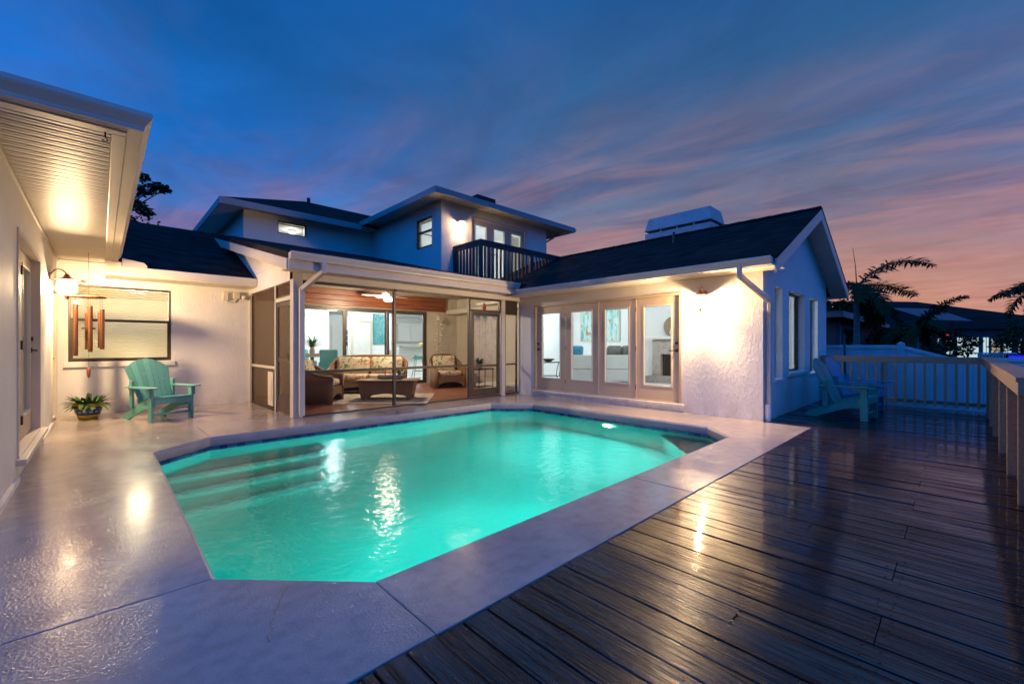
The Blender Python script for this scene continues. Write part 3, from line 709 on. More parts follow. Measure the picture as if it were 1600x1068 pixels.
hp(MB().extrude([(0, 0), (.34, -.0), (.34, .05), (.30, .10), (0, .15)], (.27, 10.34, 2.665), (1, 0, 0), (0, 0, 1), (0, .12, 0)), 'diverter', 'cream_paint')

# --- porch: side wall with screen door, front beam, posts, screens
hp(MB().box(XP - .0, XP + .10, YP + .12, YB, 2.40, 2.78), 'header', 'stucco')
hp(MB().extrude([(YP - .0, 2.785), (YB + .0, 2.785), (14.0, 2.785), (14.0, 4.14), (YP - .0, 2.72)], (XP, 0, 0), (0, 1, 0), (0, 0, 1), (.12, 0, 0)), 'wall', 'stucco')
hp(MB().box(XP - .02, XP + .14, YP - .08, YP + .10, 0, 2.62), 'post', 'trim_paint', bevel=.008)
hp(MB().box(XP - .015, XP + .10, YB - .07, YB - .0, 0, 2.40), 'post', 'trim_paint', bevel=.006)
def frame_y(x, y0, y1, z0, z1, w=.04, d=.05, m='bronze', name='screen_frame'):
    return hp(MB().box(x, x + d, y0, y0 + w, z0, z1).box(x, x + d, y1 - w, y1, z0, z1).box(x, x + d, y0 + w, y1 - w, z0, z0 + w).box(x, x + d, y0 + w, y1 - w, z1 - w, z1), name, m)
def frame_x(y, x0, x1, z0, z1, w=.04, d=.05, m='bronze', name='screen_frame'):
    return hp(MB().box(x0, x0 + w, y, y + d, z0, z1).box(x1 - w, x1, y, y + d, z0, z1).box(x0 + w, x1 - w, y, y + d, z0, z0 + w).box(x0 + w, x1 - w, y, y + d, z1 - w, z1), name, m)
# screen door (y 8.12-9.10), transom above it, fixed screen beyond
sd = frame_y(XP + .03, 8.14, 9.06, .02, 2.06, .075, .035, 'bronze', 'screen_door')
for q in ((.95, 1.02), (.095, .32)): hp(MB().box(XP + .035, XP + .06, 8.215, 8.985, *q), 'screen_door_rail', 'bronze')
hp(MB().box(XP + .045, XP + .048, 8.215, 8.985, .32, 1.98), 'screen', 'screen_dense')
hp(MB().tube([(XP + .03, 8.19, 1.0), (XP - .02, 8.19, 1.0), (XP - .025, 8.19, 1.10), (XP + .03, 8.19, 1.12)], .009, 8), 'handle', 'dark_hardware')
hp(MB().box(XP + .01, XP + .07, 8.10, 9.10, 2.07, 2.14).box(XP + .01, XP + .07, 9.065, 9.13, 0, 2.40), 'door_frame', 'trim_paint')
frame_y(XP + .02, 8.11, 9.06, 2.145, 2.40, .03)
hp(MB().box(XP + .04, XP + .043, 8.14, 9.03, 2.17, 2.37), 'screen', 'screen_dense')
frame_y(XP + .02, 9.135, 10.92, .0, 2.40, .035)
hp(MB().box(XP + .02, XP + .07, 9.17, 10.885, .80, .85), 'screen_rail', 'trim_paint')
hp(MB().box(XP + .04, XP + .043, 9.17, 10.885, .035, .80), 'screen', 'screen_dense'); hp(MB().box(XP + .04, XP + .043, 9.17, 10.885, .85, 2.365), 'screen', 'screen_dense')
pd = hp(MB().box(XP - .012, XP + .018, 9.18, 9.52, .08, .74), 'pet_door', 'cream_paint', bevel=.01)
hp(MB().box(XP - .02, XP - .012, 9.24, 9.46, .18, .62), 'pet_flap', 'trim_paint', parent=pd)
# front
hp(MB().box(XP - .02, XF - .02, YP - .06, YP + .10, 2.405, 2.70), 'header', 'stucco')
hp(MB().box(7.27, 7.40, YP - .03, YP + .09, 0, 2.404), 'post', 'trim_paint', bevel=.006)
for px_ in (2.56, 4.34, 6.28): hp(MB().box(px_ - .025, px_ + .025, YP - .0, YP + .06, .03, 2.40), 'screen_post', 'bronze')
hp(MB().box(2.54, 7.26, YP - .01, YP + .07, 0.002, .028), 'screen_track', 'bronze')
hp(MB().box(2.54, 7.26, YP + .0, YP + .06, 2.36, 2.403), 'screen_head', 'bronze')
hp(MB().box(2.59, 4.31, YP + .005, YP + .055, .76, .81), 'screen_rail', 'bronze'); hp(MB().box(4.37, 6.25, YP + .005, YP + .055, .76, .81), 'screen_rail', 'bronze')
for a, b in ((2.585, 4.315), (4.365, 6.255)):
    hp(MB().box(a, b, YP + .028, YP + .031, .03, .76), 'screen', 'screen'); hp(MB().box(a, b, YP + .028, YP + .031, .81, 2.36), 'screen', 'screen')
# front screen door with glass look, transom and narrow end screen
frame_x(YP + .005, 6.33, 7.24, .04, 2.06, .085, .04, 'bronze', 'screen_door')
for q in ((.74, .79), (.125, .22)): hp(MB().box(6.415, 7.155, YP + .012, YP + .04, *q), 'screen_door_rail', 'bronze')
hp(MB().box(6.415, 7.155, YP + .024, YP + .027, .22, 1.975), 'screen', 'screen')
hp(MB().tube([(7.20, YP, 1.0), (7.20, YP - .05, 1.0), (7.10, YP - .055, .995)], .010, 8), 'handle', 'dark_hardware')
hp(MB().box(6.305, 7.265, YP + .0, YP + .055, 2.07, 2.12), 'transom_bar', 'bronze'); hp(MB().box(6.305, 7.265, YP + .024, YP + .027, 2.12, 2.36), 'screen', 'screen')
hp(MB().box(7.225, 7.268, YP + .0, YP + .055, 2.12, 2.36), 'screen_post', 'bronze')
hp(MB().box(7.41, 7.86, YP + .0, YP + .05, 2.08, 2.40), 'screen_box', 'bronze')
frame_x(YP + .005, 7.41, 7.86, .02, 2.079, .035, .045); hp(MB().box(7.445, 7.825, YP + .005, YP + .05, .76, .80), 'screen_rail', 'bronze'); hp(MB().box(7.445, 7.825, YP + .026, YP + .029, .055, 2.04), 'screen', 'screen')
# porch roof and gutter
shed = lambda x, y: 2.775 + .235 * (y - 7.50)
roof_poly([(2.17, 7.50), (7.72, 7.50), (8.9, 9.76), (6.71, 9.76), (6.71, 14.05), (2.17, 14.05)], shed, .11)
hp(MB().extrude([(7.49, -.30 + .0), (14.0, 1.227), (14.0, 1.41), (7.49, -.115)], (2.15, 0, 2.775), (0, 1, 0), (0, 0, 1), (.035, 0, 0)), 'rake_board', 'cream_paint')
hp(MB().box(2.17, 7.30, 7.455, 7.50, 2.50, 2.665), 'fascia', 'cream_paint', bevel=.005)
gutter((2.17, 7.454, 2.64), (0, -1, 0), (5.14, 0, 0))
hp(MB().box(2.2, 7.3, 7.50, YP - .06, 2.52, 2.54), 'soffit', 'trim_paint')
def downspout(pts, w=.075, d=.055):
    mb = MB()
    P = [Vector(p) for p in pts]
    for a, b in zip(P, P[1:]):
        dd = (b - a).normalized(); mb.beam(a - dd * .018, b + dd * .018, w, d, up=(0, 1, 0) if abs(dd.y) < .5 else (1, 0, 0))
    return hp(mb, 'downspout', 'trim_paint', bevel=.008)
downspout([(2.70, 7.40, 2.66), (2.70, 7.40, 2.50), (2.50, 7.86, 2.22), (2.50, 7.86, .06)], .085, .07)

# --- glazed wing
FD = (3.62, 7.42, .16, 2.26)
GW = [(8.55, 9.02, .66, 2.30), (9.46, 10.66, .74, 2.30), (11.12, 11.85, .66, 2.30)]
wall_y(YG, YP, XF, XF + .2, -.3, 2.62, [FD])
wall_x(XF + .2, 12.75, YG, YG + .2, -.3, 2.62, GW)
wall_y(YG + .2, 10.0, 12.55, 12.75, -.3, 2.62)
hp(MB().extrude([(XF, 2.622), (12.75, 2.622), (12.75, 2.72), (10.3, 3.862), (XF, 2.746)], (0, YG, 0), (1, 0, 0), (0, 0, 1), (0, .2, 0)), 'gable', 'stucco')
wing = lambda x, y: 2.60 + .465 * (x - 7.3)
wingb = lambda x, y: 2.60 + .465 * (13.3 - x)
roof_poly([(7.3, 1.92), (10.3, 1.92), (10.3, 9.765), (8.9, 9.765), (7.72, 7.52), (7.3, 7.5)], wing, .11)
roof_poly([(10.3, 1.92), (13.3, 1.92), (13.3, 12.5), (11.01, 12.5), (11.01, 9.765), (10.3, 9.765)], wingb, .11)
cm = MB().extrude([(-.16, -.062), (0, .012), (.16, -.062), (.16, -.05), (0, .026), (-.16, -.05)], (0, -.16, 0), (1, 0, 0), (0, 0, 1), (0, .32, 0)).mesh('ridge_cap'); cm.materials.append(M['shingle'])
for q in range(26): o = bpy.data.objects.new('ridge_cap', cm); col.objects.link(o); o.parent = house; o.location = (10.3 - 5, 2.06 + q * .295 - 9, 3.995); o.rotation_euler = (R(-1.6), 0, 0)
# rake boards and gable soffit
for sgn, xe in ((1, 7.3), (-1, 13.3)):
    hp(MB().extrude([(xe, 2.60 - .25), (xe, 2.60 - .04), (10.3, 2.60 + 1.395 - .04), (10.3, 2.60 + 1.395 - .25)], (0, 1.89, 0), (1, 0, 0), (0, 0, 1), (0, .035, 0)), 'rake_board', 'trim_paint')
    hp(MB().extrude([(xe, 2.60 - .135), (xe, 2.60 - .113), (10.3, 2.60 + 1.395 - .113), (10.3, 2.60 + 1.395 - .135)], (0, 1.926, 0), (1, 0, 0), (0, 0, 1), (0, YG - 1.928, 0)), 'soffit', 'trim_paint')
    hp(MB().extrude([(xe, 2.60 - .035), (xe, 2.60 + .004), (10.3, 2.60 + 1.395 + .004), (10.3, 2.60 + 1.395 - .035)], (0, 1.885, 0), (1, 0, 0), (0, 0, 1), (0, .03, 0)), 'roof_edge', 'shingle')
hp(MB().box(7.255, 7.30, 1.93, 7.45, 2.455, 2.52), 'fascia', 'cream_paint', bevel=.005)
gutter((7.254, 1.93, 2.465), (-1, 0, 0), (0, 5.39, 0))
hp(MB().box(7.30, XF, 1.93, 7.9, 2.485, 2.50), 'soffit', 'trim_paint')
hp(MB().box(13.3, 13.33, 1.93, 10.8, 2.42, 2.60), 'fascia', 'cream_paint')
downspout([(7.20, 2.38, 2.48), (7.20, 2.38, 2.34), (7.86, 2.14, 1.98), (8.02, 2.19, 1.72), (8.02, 2.19, .05)], .085, .06)
hp(MB().tube([(7.985, 2.2, .0), (7.985, 2.2, .28)], .045, 12), 'drain_pipe', 'white_paint')
# french door unit
wdr = (FD[1] - FD[0] - .10) / 4
hp(MB().box(XF - .02, XF + .15, FD[0], FD[0] + .045, FD[2], FD[3]).box(XF - .02, XF + .15, FD[1] - .045, FD[1], FD[2], FD[3]).box(XF - .02, XF + .15, FD[0] + .045, FD[1] - .045, FD[3] - .045, FD[3]).box(XF - .012, XF + .15, FD[0] + .045, FD[1] - .045, FD[2], FD[2] + .02), 'door_frame', 'tan_door')
hp(MB().box(XF - .06, XF + .0, FD[0] - .05, FD[1] + .05, FD[2] - .065, FD[2] - .004), 'door_sill', 'stucco', bevel=.01)
for k in range(4):
    # local x of the leaf runs towards -y of the world
    y1 = FD[1] - .05 - k * wdr
    L = empty('door', (XF + .05 - 5, y1 - .004 - 9, FD[2] + .022), R(-90), house)
    french_leaf(L, wdr - .008, 2.03, 'tan_door', .155, .16, .27, (.055, 1) if k == 0 else ((wdr - .07, -1) if k == 3 else None))
    if k in (0,): hinges(L, wdr - .004, 2.03)
    if k in (3,): hinges(L, -.004, 2.03)
    if k in (0, 1, 2): MB().box(wdr - .02, wdr + .012, -.036, -.024, 0, 2.03).build('astragal', 'tan_door', L, bevel=.004)
for (a0, a1, z0, z1) in GW:
    W = sash_window('x', a0, a1, z0, z1, YG + .12, -1, sill=False, mid=False, blind=False, fm='bronze')
mb = MB(); xx = 9.52
while xx < 10.62: mb.obox((xx, YG + .225, 1.52), (.085, .006, 1.5), (0, 0, R(12))); xx += .075
hp(mb, 'vertical_blind', 'blind')['kind'] = 'stuff'
hp(MB().box(9.36, 10.78, YG - .05, YG + .10, .67, .738), 'sill', 'stucco', bevel=.008)
for a0, a1 in ((8.50, 9.07), (11.07, 11.9)): hp(MB().box(a0, a1, YG - .03, YG + .1, .60, .658), 'sill', 'stucco', bevel=.008)
# chimney with louvred cap behind the ridge
ch = hp(MB().box(12.2, 12.9, 4.85, 6.55, 2.7, 4.36), 'chimney', 'stucco')
hp(MB().box(12.06, 13.04, 4.71, 6.69, 4.361, 4.66), 'chimney_base', 'chimney_paint', parent=ch, bevel=.01)
hp(MB().box(12.14, 12.96, 4.79, 6.61, 4.661, 4.735), 'chimney_louvre', 'black_metal', parent=ch)
cc = MB(); b0 = [(12.05, 4.70), (13.05, 4.70), (13.05, 6.70), (12.05, 6.70)]; b1 = [(12.16, 4.78), (12.94, 4.78), (12.94, 6.62), (12.16, 6.62)]
cc.add([(x, y, 4.736) for x, y in b0] + [(x, y, 5.13) for x, y in b1], [(3, 2, 1, 0), (4, 5, 6, 7)] + [(i, (i + 1) % 4, 4 + (i + 1) % 4, 4 + i) for i in range(4)])
hp(cc, 'chimney_cap', 'chimney_paint', parent=ch, bevel=.01)
for yy in (5.2, 5.7, 6.2): hp(MB().box(12.10, 12.13, yy - .02, yy + .02, 4.6605, 4.7355), 'chimney_bracket', 'chimney_paint', parent=ch)
hp(MB().tube([(9.5, 4.55, 3.5), (9.5, 4.55, 3.86)], .03, 10), 'vent_pipe', 'bronze')

# --- upper storey
YA, XBk, YBf = 14.0, 6.7, 9.78
AW = (3.78, 4.60, 4.60, 4.98)
wall_x(2.9, XBk, YA, YA + .2, 3.9, 5.12, [AW]); wall_y(YA + .2, 18.8, 2.9, 3.1, 2.5, 5.12)
wall_x(3.1, 11.0, 18.8, 19.0, 2.5, 5.12)
BWn = (10.25, 11.10, 4.06, 4.92)
wall_y(YBf, 14.2, XBk, XBk + .2, 2.9, 5.26, [BWn])
UD = (7.72, 9.98, 3.02, 5.0)
wall_x(XBk + .2, 11.0, YBf, YBf + .2, 2.9, 5.26, [UD]); wall_y(YBf + .2, 18.8, 10.8, 11.0, 2.9, 5.26)
hp(MB().box(XBk + .2, 10.8, YBf + .2, 18.7, 2.94, 3.0), 'interior_floor', 'white_wall')
hp(MB().box(3.1, XBk + .2, YA + .2, 18.7, 3.9, 3.96), 'interior_floor', 'white_wall')
hp(MB().box(XBk + .2, 10.8, 13.2, 13.28, 3.0, 5.2), 'interior_wall', 'white_wall'); hp(MB().box(3.1, XBk, 17.2, 17.28, 3.96, 5.09), 'interior_wall', 'white_wall')
hp(MB().box(XBk + .2, 10.8, YBf + .2, 13.2, 5.23, 5.255), 'ceiling', 'white_wall'); hp(MB().box(3.1, XBk, YA + .2, 17.2, 5.095, 5.115), 'ceiling', 'white_wall')
sash_window('x', AW[0], AW[1], AW[2], AW[3], YA + .05, -1, sill=False, mid=False, fm='bronze', slat=.035)
sash_window('y', BWn[0], BWn[1], BWn[2], BWn[3], XBk + .05, -1, sill=False, fm='bronze', slat=.045)
# balcony doors
hp(MB().box(UD[0], UD[0] + .04, YBf - .015, YBf + .12, UD[2], UD[3]).box(UD[1] - .04, UD[1], YBf - .015, YBf + .12, UD[2], UD[3]).box(UD[0] + .04, UD[1] - .04, YBf - .015, YBf + .12, UD[3] - .04, UD[3]), 'door_frame', 'tan_door')
wd = (UD[1] - UD[0] - .08) / 3
for k in range(3):
    L = empty('door', (UD[0] + .04 + k * wd + .003 - 5, YBf + .05 - 9, UD[2] + .01), 0, house)
    french_leaf(L, wd - .006, 1.92, 'tan_door', .13, .14, .24, (.06, 1) if k == 1 else None)
hp(MB().box(UD[0] + .05 + 2 * wd + .14, UD[1] - .19, YBf + .12, YBf + .13, 3.3, 4.75), 'curtain', 'blind')
# hip roofs of the two upper blocks, with fascia and soffit
def hip(x0, x1, y0, y1, z, slope, th=.05):
    run = (y1 - y0) / 2; ym = (y0 + y1) / 2; zr = z + slope * run
    mb = MB().add([(x0, y0, z), (x1, y0, z), (x1, y1, z), (x0, y1, z), (x0 + run, ym, zr), (x1 - run, ym, zr)], [(0, 1, 5, 4), (1, 2, 5), (2, 3, 4, 5), (3, 0, 4), (3, 2, 1, 0)])
    return hp(mb, 'roof', 'shingle')
hip(2.26, 12.0, 13.4, 19.6, 5.17, .43)
# front block roof: ridge runs back into the rear roof
zf = 5.30
mb = MB().add([(6.12, 9.18, zf), (11.75, 9.18, zf), (11.75, 16.5, zf), (6.12, 16.5, zf), (8.935, 11.995, zf + .42 * 2.815), (8.935, 16.5, zf + .42 * 2.815)], [(0, 1, 4), (1, 2, 5, 4), (3, 0, 4, 5), (2, 3, 5), (3, 2, 1, 0)])
hp(mb, 'roof', 'shingle')
def eave(x0, x1, y0, y1, z0, z1, sides, m='eave_paint'):
    mb = MB(); t = .03
    if 'f' in sides: mb.box(x0 - t, x1 + t, y0 - t, y0, z0, z1)
    if 'l' in sides: mb.box(x0 - t, x0, y0, y1, z0, z1)
    if 'r' in sides: mb.box(x1, x1 + t, y0, y1, z0, z1)
    hp(mb, 'fascia', m)
eave(2.26, 6.1, 13.4, 19.6, 4.99, 5.168, 'l'); hp(MB().box(2.23, 6.09, 13.37, 13.40, 4.99, 5.168), 'fascia', 'eave_paint')
hp(MB().box(2.26, 6.70, 13.4, YA, 5.10, 5.12).box(2.26, 2.9, YA, 19.5, 5.10, 5.12), 'soffit', 'trim_paint')
eave(6.12, 11.75, 9.18, 13.6, 5.14, 5.298, 'flr'); hp(MB().box(6.12, 11.75, 9.18, YBf, 5.24, 5.26).box(6.12, XBk, YBf, 13.9, 5.24, 5.26).box(11.0, 11.75, YBf, 13.6, 5.24, 5.26), 'soffit', 'trim_paint')
gutter((11.781, 9.2, 5.17), (1, 0, 0), (0, 4.3, 0))
hp(MB().tube([(11.5, 9.9, 5.16), (11.5, 9.9, 5.05), (11.08, 9.95, 4.8), (11.08, 9.95, 3.4)], .04, 8), 'downspout', 'trim_paint')
hp(MB().box(7.9, 8.6, 9.7, 10.7, 5.45, 5.66), 'skylight', 'black_metal')
hp(MB().tube([(5.45, 16.4, 6.3), (5.45, 16.4, 6.62)], .06, 10), 'vent_pipe', 'black_metal')

# balcony: floor and railing, all parts of the house
bal = hp(MB().box(7.13, 10.9, 8.62, YBf, 2.90, 3.0), 'balcony', 'balcony_paint')
def bp(mb, name): return hp(mb, name, 'balcony_paint', parent=bal)
bp(MB().box(7.09, 10.9, 8.58, 8.66, 3.97, 4.02), 'top_rail'); bp(MB().box(7.09, 7.17, 8.66, YBf, 3.97, 4.02), 'top_rail')
bp(MB().box(7.09, 10.9, 8.60, 8.64, 3.86, 3.969), 'rail_board'); bp(MB().box(7.11, 7.15, 8.66, YBf, 3.86, 3.969), 'rail_board')
for xx in (7.13, 9.0, 10.85): bp(MB().box(xx - .045, xx + .045, 8.575, 8.665, 2.86, 3.968), 'post')
bp(MB().box(7.085, 7.175, YBf - .09, YBf - .0, 2.9, 3.968), 'post')
xx = 7.27
while xx < 10.8:
    if abs(xx - 9.0) > .08: bp(MB().box(xx - .022, xx + .022, 8.598, 8.599 + .04, 2.9, 3.86), 'baluster')
    xx += .14
yy = 8.78
while yy < 9.66: bp(MB().box(7.111, 7.151, yy - .022, yy + .022, 2.9, 3.86), 'baluster'); yy += .14

# ------------------------------------------------------------------ rooms (parts of the house)
YS = 12.0
SL = (3.62, 7.62, .05, 2.35)
wall_x(XP + .12, 9.0, YS, YS + .12, 0, 3.2, [SL], 'cream_paint', 'interior_wall')
hp(MB().box(8.85, 9.0, YP + .2, YS, 0, 3.2), 'interior_wall', 'cream_paint'); hp(MB().box(XF + .2, 8.85, YP, YP + .2, 0, 2.6), 'interior_wall', 'cream_paint')
hp(MB().box(XP + .0, XP + .12, YB, 18.4, 0, 2.78), 'interior_wall', 'white_wall')
for j in range(3):   # cedar boards over the sliding door
    hp(MB().box(XP + .12, 8.35, YS - .075, YS - .002, 2.37 + j * .148, 2.37 + j * .148 + .142), 'cedar_board', 'cedar', bevel=.006)
hp(MB().box(XP + .12, 8.85, YP + .1, YS, 2.82, 2.86), 'ceiling', 'cream_paint')
hp(MB().box(8.36, 8.848, YP + .3, YS - .01, 2.30, 2.44), 'duct_box', 'cream_paint', bevel=.01)
# terracotta floor tiles
pf = hp(MB().box(XP + .05, 8.85, YP + .07, YS + .1, -.2, .018), 'porch_floor', 'grout')
tm = MB().box(-.147, .147, -.147, .147, 0, .014).mesh('floor_tile'); tm.materials.append(M['terracotta'])
yy = YP + .24; k = 0
while yy < YS - .1:
    xx = XP + .22
    while xx < 8.75:
        if k < 290 and (yy < 11.0 or xx > 6.2):
            o = bpy.data.objects.new('floor_tile', tm); col.objects.link(o); o.parent = pf; o.location = (xx - 5, yy - 9, .012); k += 1
        xx += .303
    yy += .303
# sliding door unit
hp(MB().box(SL[0], SL[0] + .05, YS - .03, YS + .09, SL[2], SL[3]).box(SL[1] - .05, SL[1], YS - .03, YS + .09, SL[2], SL[3]).box(SL[0] + .05, SL[1] - .05, YS - .03, YS + .09, SL[3] - .05, SL[3]).box(SL[0] + .05, SL[1] - .05, YS - .03, YS + .09, SL[2] - .01, SL[2] + .03), 'door_frame', 'bronze')
pw = (SL[1] - SL[0] - .1) / 3
for k in range(3):
    a = SL[0] + .05 + k * pw; b = a + pw; yo = YS + (.0 if k % 2 == 0 else .05)
    D = empty('sliding_door', (a - 5, yo - 9, SL[2] + .03), 0, house); h = SL[3] - SL[2] - .085; s_ = .055
    MB().box(0, s_, 0, .04, 0, h).box(pw - s_, pw, 0, .04, 0, h).box(s_, pw - s_, 0, .04, 0, .08).box(s_, pw - s_, 0, .04, h - .06, h).build('frame', 'bronze', D)
    MB().box(s_, pw - s_, .018, .022, .08, h - .06).build('pane', 'glass', D)
    if k == 1: MB().box(.015, .04, -.04, 0, .92, 1.10).build('handle', 'dark_hardware', D)
hp(MB().box(SL[0] - .1, SL[1] + .1, YS - .06, YS - .03, 0.02, .05), 'threshold', 'trim_paint')
# dining room and kitchen
hp(MB().box(XP + .12, 12.0, YS + .12, 18.4, -.1, .045), 'interior_floor', 'white_wall')
hp(MB().box(XP + .12, 12.0, YS + .12, 18.4, 2.56, 2.62), 'ceiling', 'white_wall')
hp(MB().box(XP + .12, 12.0, 18.3, 18.4, .045, 2.56), 'interior_wall', 'white_wall'); hp(MB().box(11.9, 12.0, YS + .12, 18.3, .045, 2.56), 'interior_wall', 'white_wall')
hp(MB().box(6.6, 8.3, 15.6, 15.7, .045, 2.56), 'interior_wall', 'white_wall'); hp(MB().box(XP + .121, 6.1, 16.2, 16.3, .045, 2.56), 'interior_wall', 'white_wall')
fd = hp(MB().box(7.0, 7.9, 18.24, 18.298, .05, 2.12), 'front_door', 'white_paint', bevel=.01)
for r_ in range(3): hp(MB().box(7.45, 7.75, 18.225, 18.238, 1.25 + r_ * .24, 1.45 + r_ * .24), 'pane', 'navy_glaze', parent=fd)
hp(MB().tube([(7.1, 18.24, 1.0), (7.1, 18.17, 1.0)], .035, 10), 'handle', 'dark_hardware', parent=fd)
idr = hp(MB().box(6.76, 7.42, 15.555, 15.598, .05, 2.12), 'inner_door', 'white_paint', bevel=.006)
for zz in (.2, 1.1): hp(MB().box(6.86, 7.32, 15.545, 15.554, zz, zz + .8), 'door_panel', 'white_paint', parent=idr, bevel=.004)
hp(MB().box(6.66, 6.755, 15.56, 15.598, .05, 2.2).box(7.425, 7.50, 15.56, 15.598, .05, 2.2).box(6.755, 7.425, 15.56, 15.598, 2.125, 2.2), 'door_frame', 'trim_paint')
# kitchen: breakfast bar and wall cabinets
bar = hp(MB().box(8.31, 10.8, 15.0, 15.15, .05, 1.20), 'bar_front', 'white_wall')
hp(MB().box(8.31, 10.9, 14.72, 15.45, 1.201, 1.24), 'countertop', 'counter_stone', parent=bar, bevel=.008)
cab = hp(MB().box(9.85, 11.85, 17.9, 18.298, 1.45, 2.3), 'wall_cabinet', 'white_enamel')
for q in range(3): hp(MB().box(9.87 + q * .66, 9.87 + q * .66 + .63, 17.875, 17.899, 1.47, 2.28), 'cabinet_door', 'white_enamel', parent=cab, bevel=.006)
# living room
hp(MB().box(XF + .2, 12.55, YG + .2, 10.0, -.1, .14), 'interior_floor', 'white_wall')
hp(MB().box(XF + .2, 12.55, YG + .2, 10.0, 2.46, 2.52), 'ceiling', 'white_wall')
for q in ((12.53, 12.548, YG + .21, 9.9), (9.0, 12.53, 9.8, 9.9), (9.0, 9.03, YP + .21, 9.8)): hp(MB().box(*q, .14, 2.46), 'interior_wall', 'white_wall')
fp = hp(MB().box(12.25, 12.529, 4.9, 5.15, .14, 1.45).box(12.25, 12.529, 6.28, 6.55, .14, 1.45).box(12.25, 12.529, 5.15, 6.28, 1.0, 1.45), 'fireplace', 'fireplace_stone')
hp(MB().box(12.10, 12.529, 4.75, 6.65, 1.451, 1.53), 'mantel', 'white_paint', parent=fp, bevel=.01)
hp(MB().box(12.0, 12.529, 4.75, 6.65, .141, .34), 'hearth', 'fireplace_stone', parent=fp, bevel=.01)
hp(MB().box(12.40, 12.45, 5.15, 6.28, .34, .998), 'firebox', 'black_metal', parent=fp)
hp(MB().box(12.36, 12.39, 5.17, 5.22, .36, .98).box(12.36, 12.39, 6.21, 6.26, .36, .98).box(12.36, 12.39, 5.22, 6.21, .93, .98), 'fire_screen', 'dark_hardware', parent=fp)

# ------------------------------------------------------------------ lights that the photograph shows lit
WARM = (1.0, .67, .36); COOL = (.90, .97, 1.0)
def lantern(label, loc, rz, watts, s=1.0, hr=.155):
    L = thing('wall_lantern', label, 'lantern', loc, rz, 'copper wall lanterns')
    # local: wall plane at y=0, lantern hangs at y=-.19; origin at the back plate
    MB().lathe([(.0, 0), (.055, 0), (.05, .015), (.02, .025), (.0, .026)], n=16).build('back_plate', 'copper', L).rotation_euler = (R(90), 0, 0)
    pts = [(0, -.01, 0)] + [(0, -.10 - .095 * math.cos(a), .03 + .10 * math.sin(a)) for a in [math.pi * (1 - t / 9) for t in range(1, 9)]][::1]
    pts = [(0, -.01, 0), (0, -.03, .05), (0, -.06, .095), (0, -.10, .115), (0, -.14, .105), (0, -.17, .075), (0, -.19, .04)]
    MB().tube(pts, .009, 8).build('arm', 'copper', L, smooth=True)
    c = (0, -.19, 0)
    MB().lathe([(.012, .05), (.03, .035), (.035, .01), (.06, -.01), (.10, -.03), (hr, -.045), (hr + .005, -.052), (.10, -.04), (.01, -.035)], c, 24).build('hood', 'copper', L, smooth=True)
    sh = MB().lathe([(.105, -.055), (.118, -.10), (.118, -.22), (.034, -.275)], c, 28, cap=False).build('glass_shade', 'lantern_glass', L, smooth=True)
    mb = MB()
    for k in range(6):
        a = 2 * math.pi * k / 6
        mb.tube([(c[0] + .123 * math.cos(a), c[1] + .123 * math.sin(a), -.05), (c[0] + .125 * math.cos(a), c[1] + .125 * math.sin(a), -.22), (c[0] + .05 * math.cos(a), c[1] + .05 * math.sin(a), -.28)], .004, 5)
    mb.build('cage', 'copper', L)
    MB().lathe([(.030, -.272), (.034, -.285), (.026, -.30), (.022, -.32), (.010, -.34), (.002, -.35)], c, 20).build('finial', 'copper', L, smooth=True)
    # added half-clear shield, holds the bulb's light back from its own wall
    mb = MB(); k = 12
    pts = [(c[0] + .098 * math.cos(math.pi * i / k), c[1] + .098 * math.sin(math.pi * i / k)) for i in range(k + 1)]
    mb.add([(x, y, -.06) for x, y in pts] + [(x, y, -.262) for x, y in pts], [(i, i + 1, k + 2 + i, k + 1 + i) for i in range(k)])
    mb.build('added_light_shield', 'light_shield', L, smooth=True)
    lamp('lantern_bulb', (0, -.19, -.14), watts, WARM, .045, L)
    L.scale = (s, s, s)
    return L
lantern('copper lantern with glowing shade on the wall by the wind chime', (XL, 9.45, 2.30), R(90), 580, 1.0, .205)
lantern('copper lantern glowing beside the row of four patio doors', (XF, 3.20, 2.195), R(-90), 780)
lantern('small copper lantern glowing beside the balcony doors', (7.28, YBf, 4.75), 0, 95, .8)

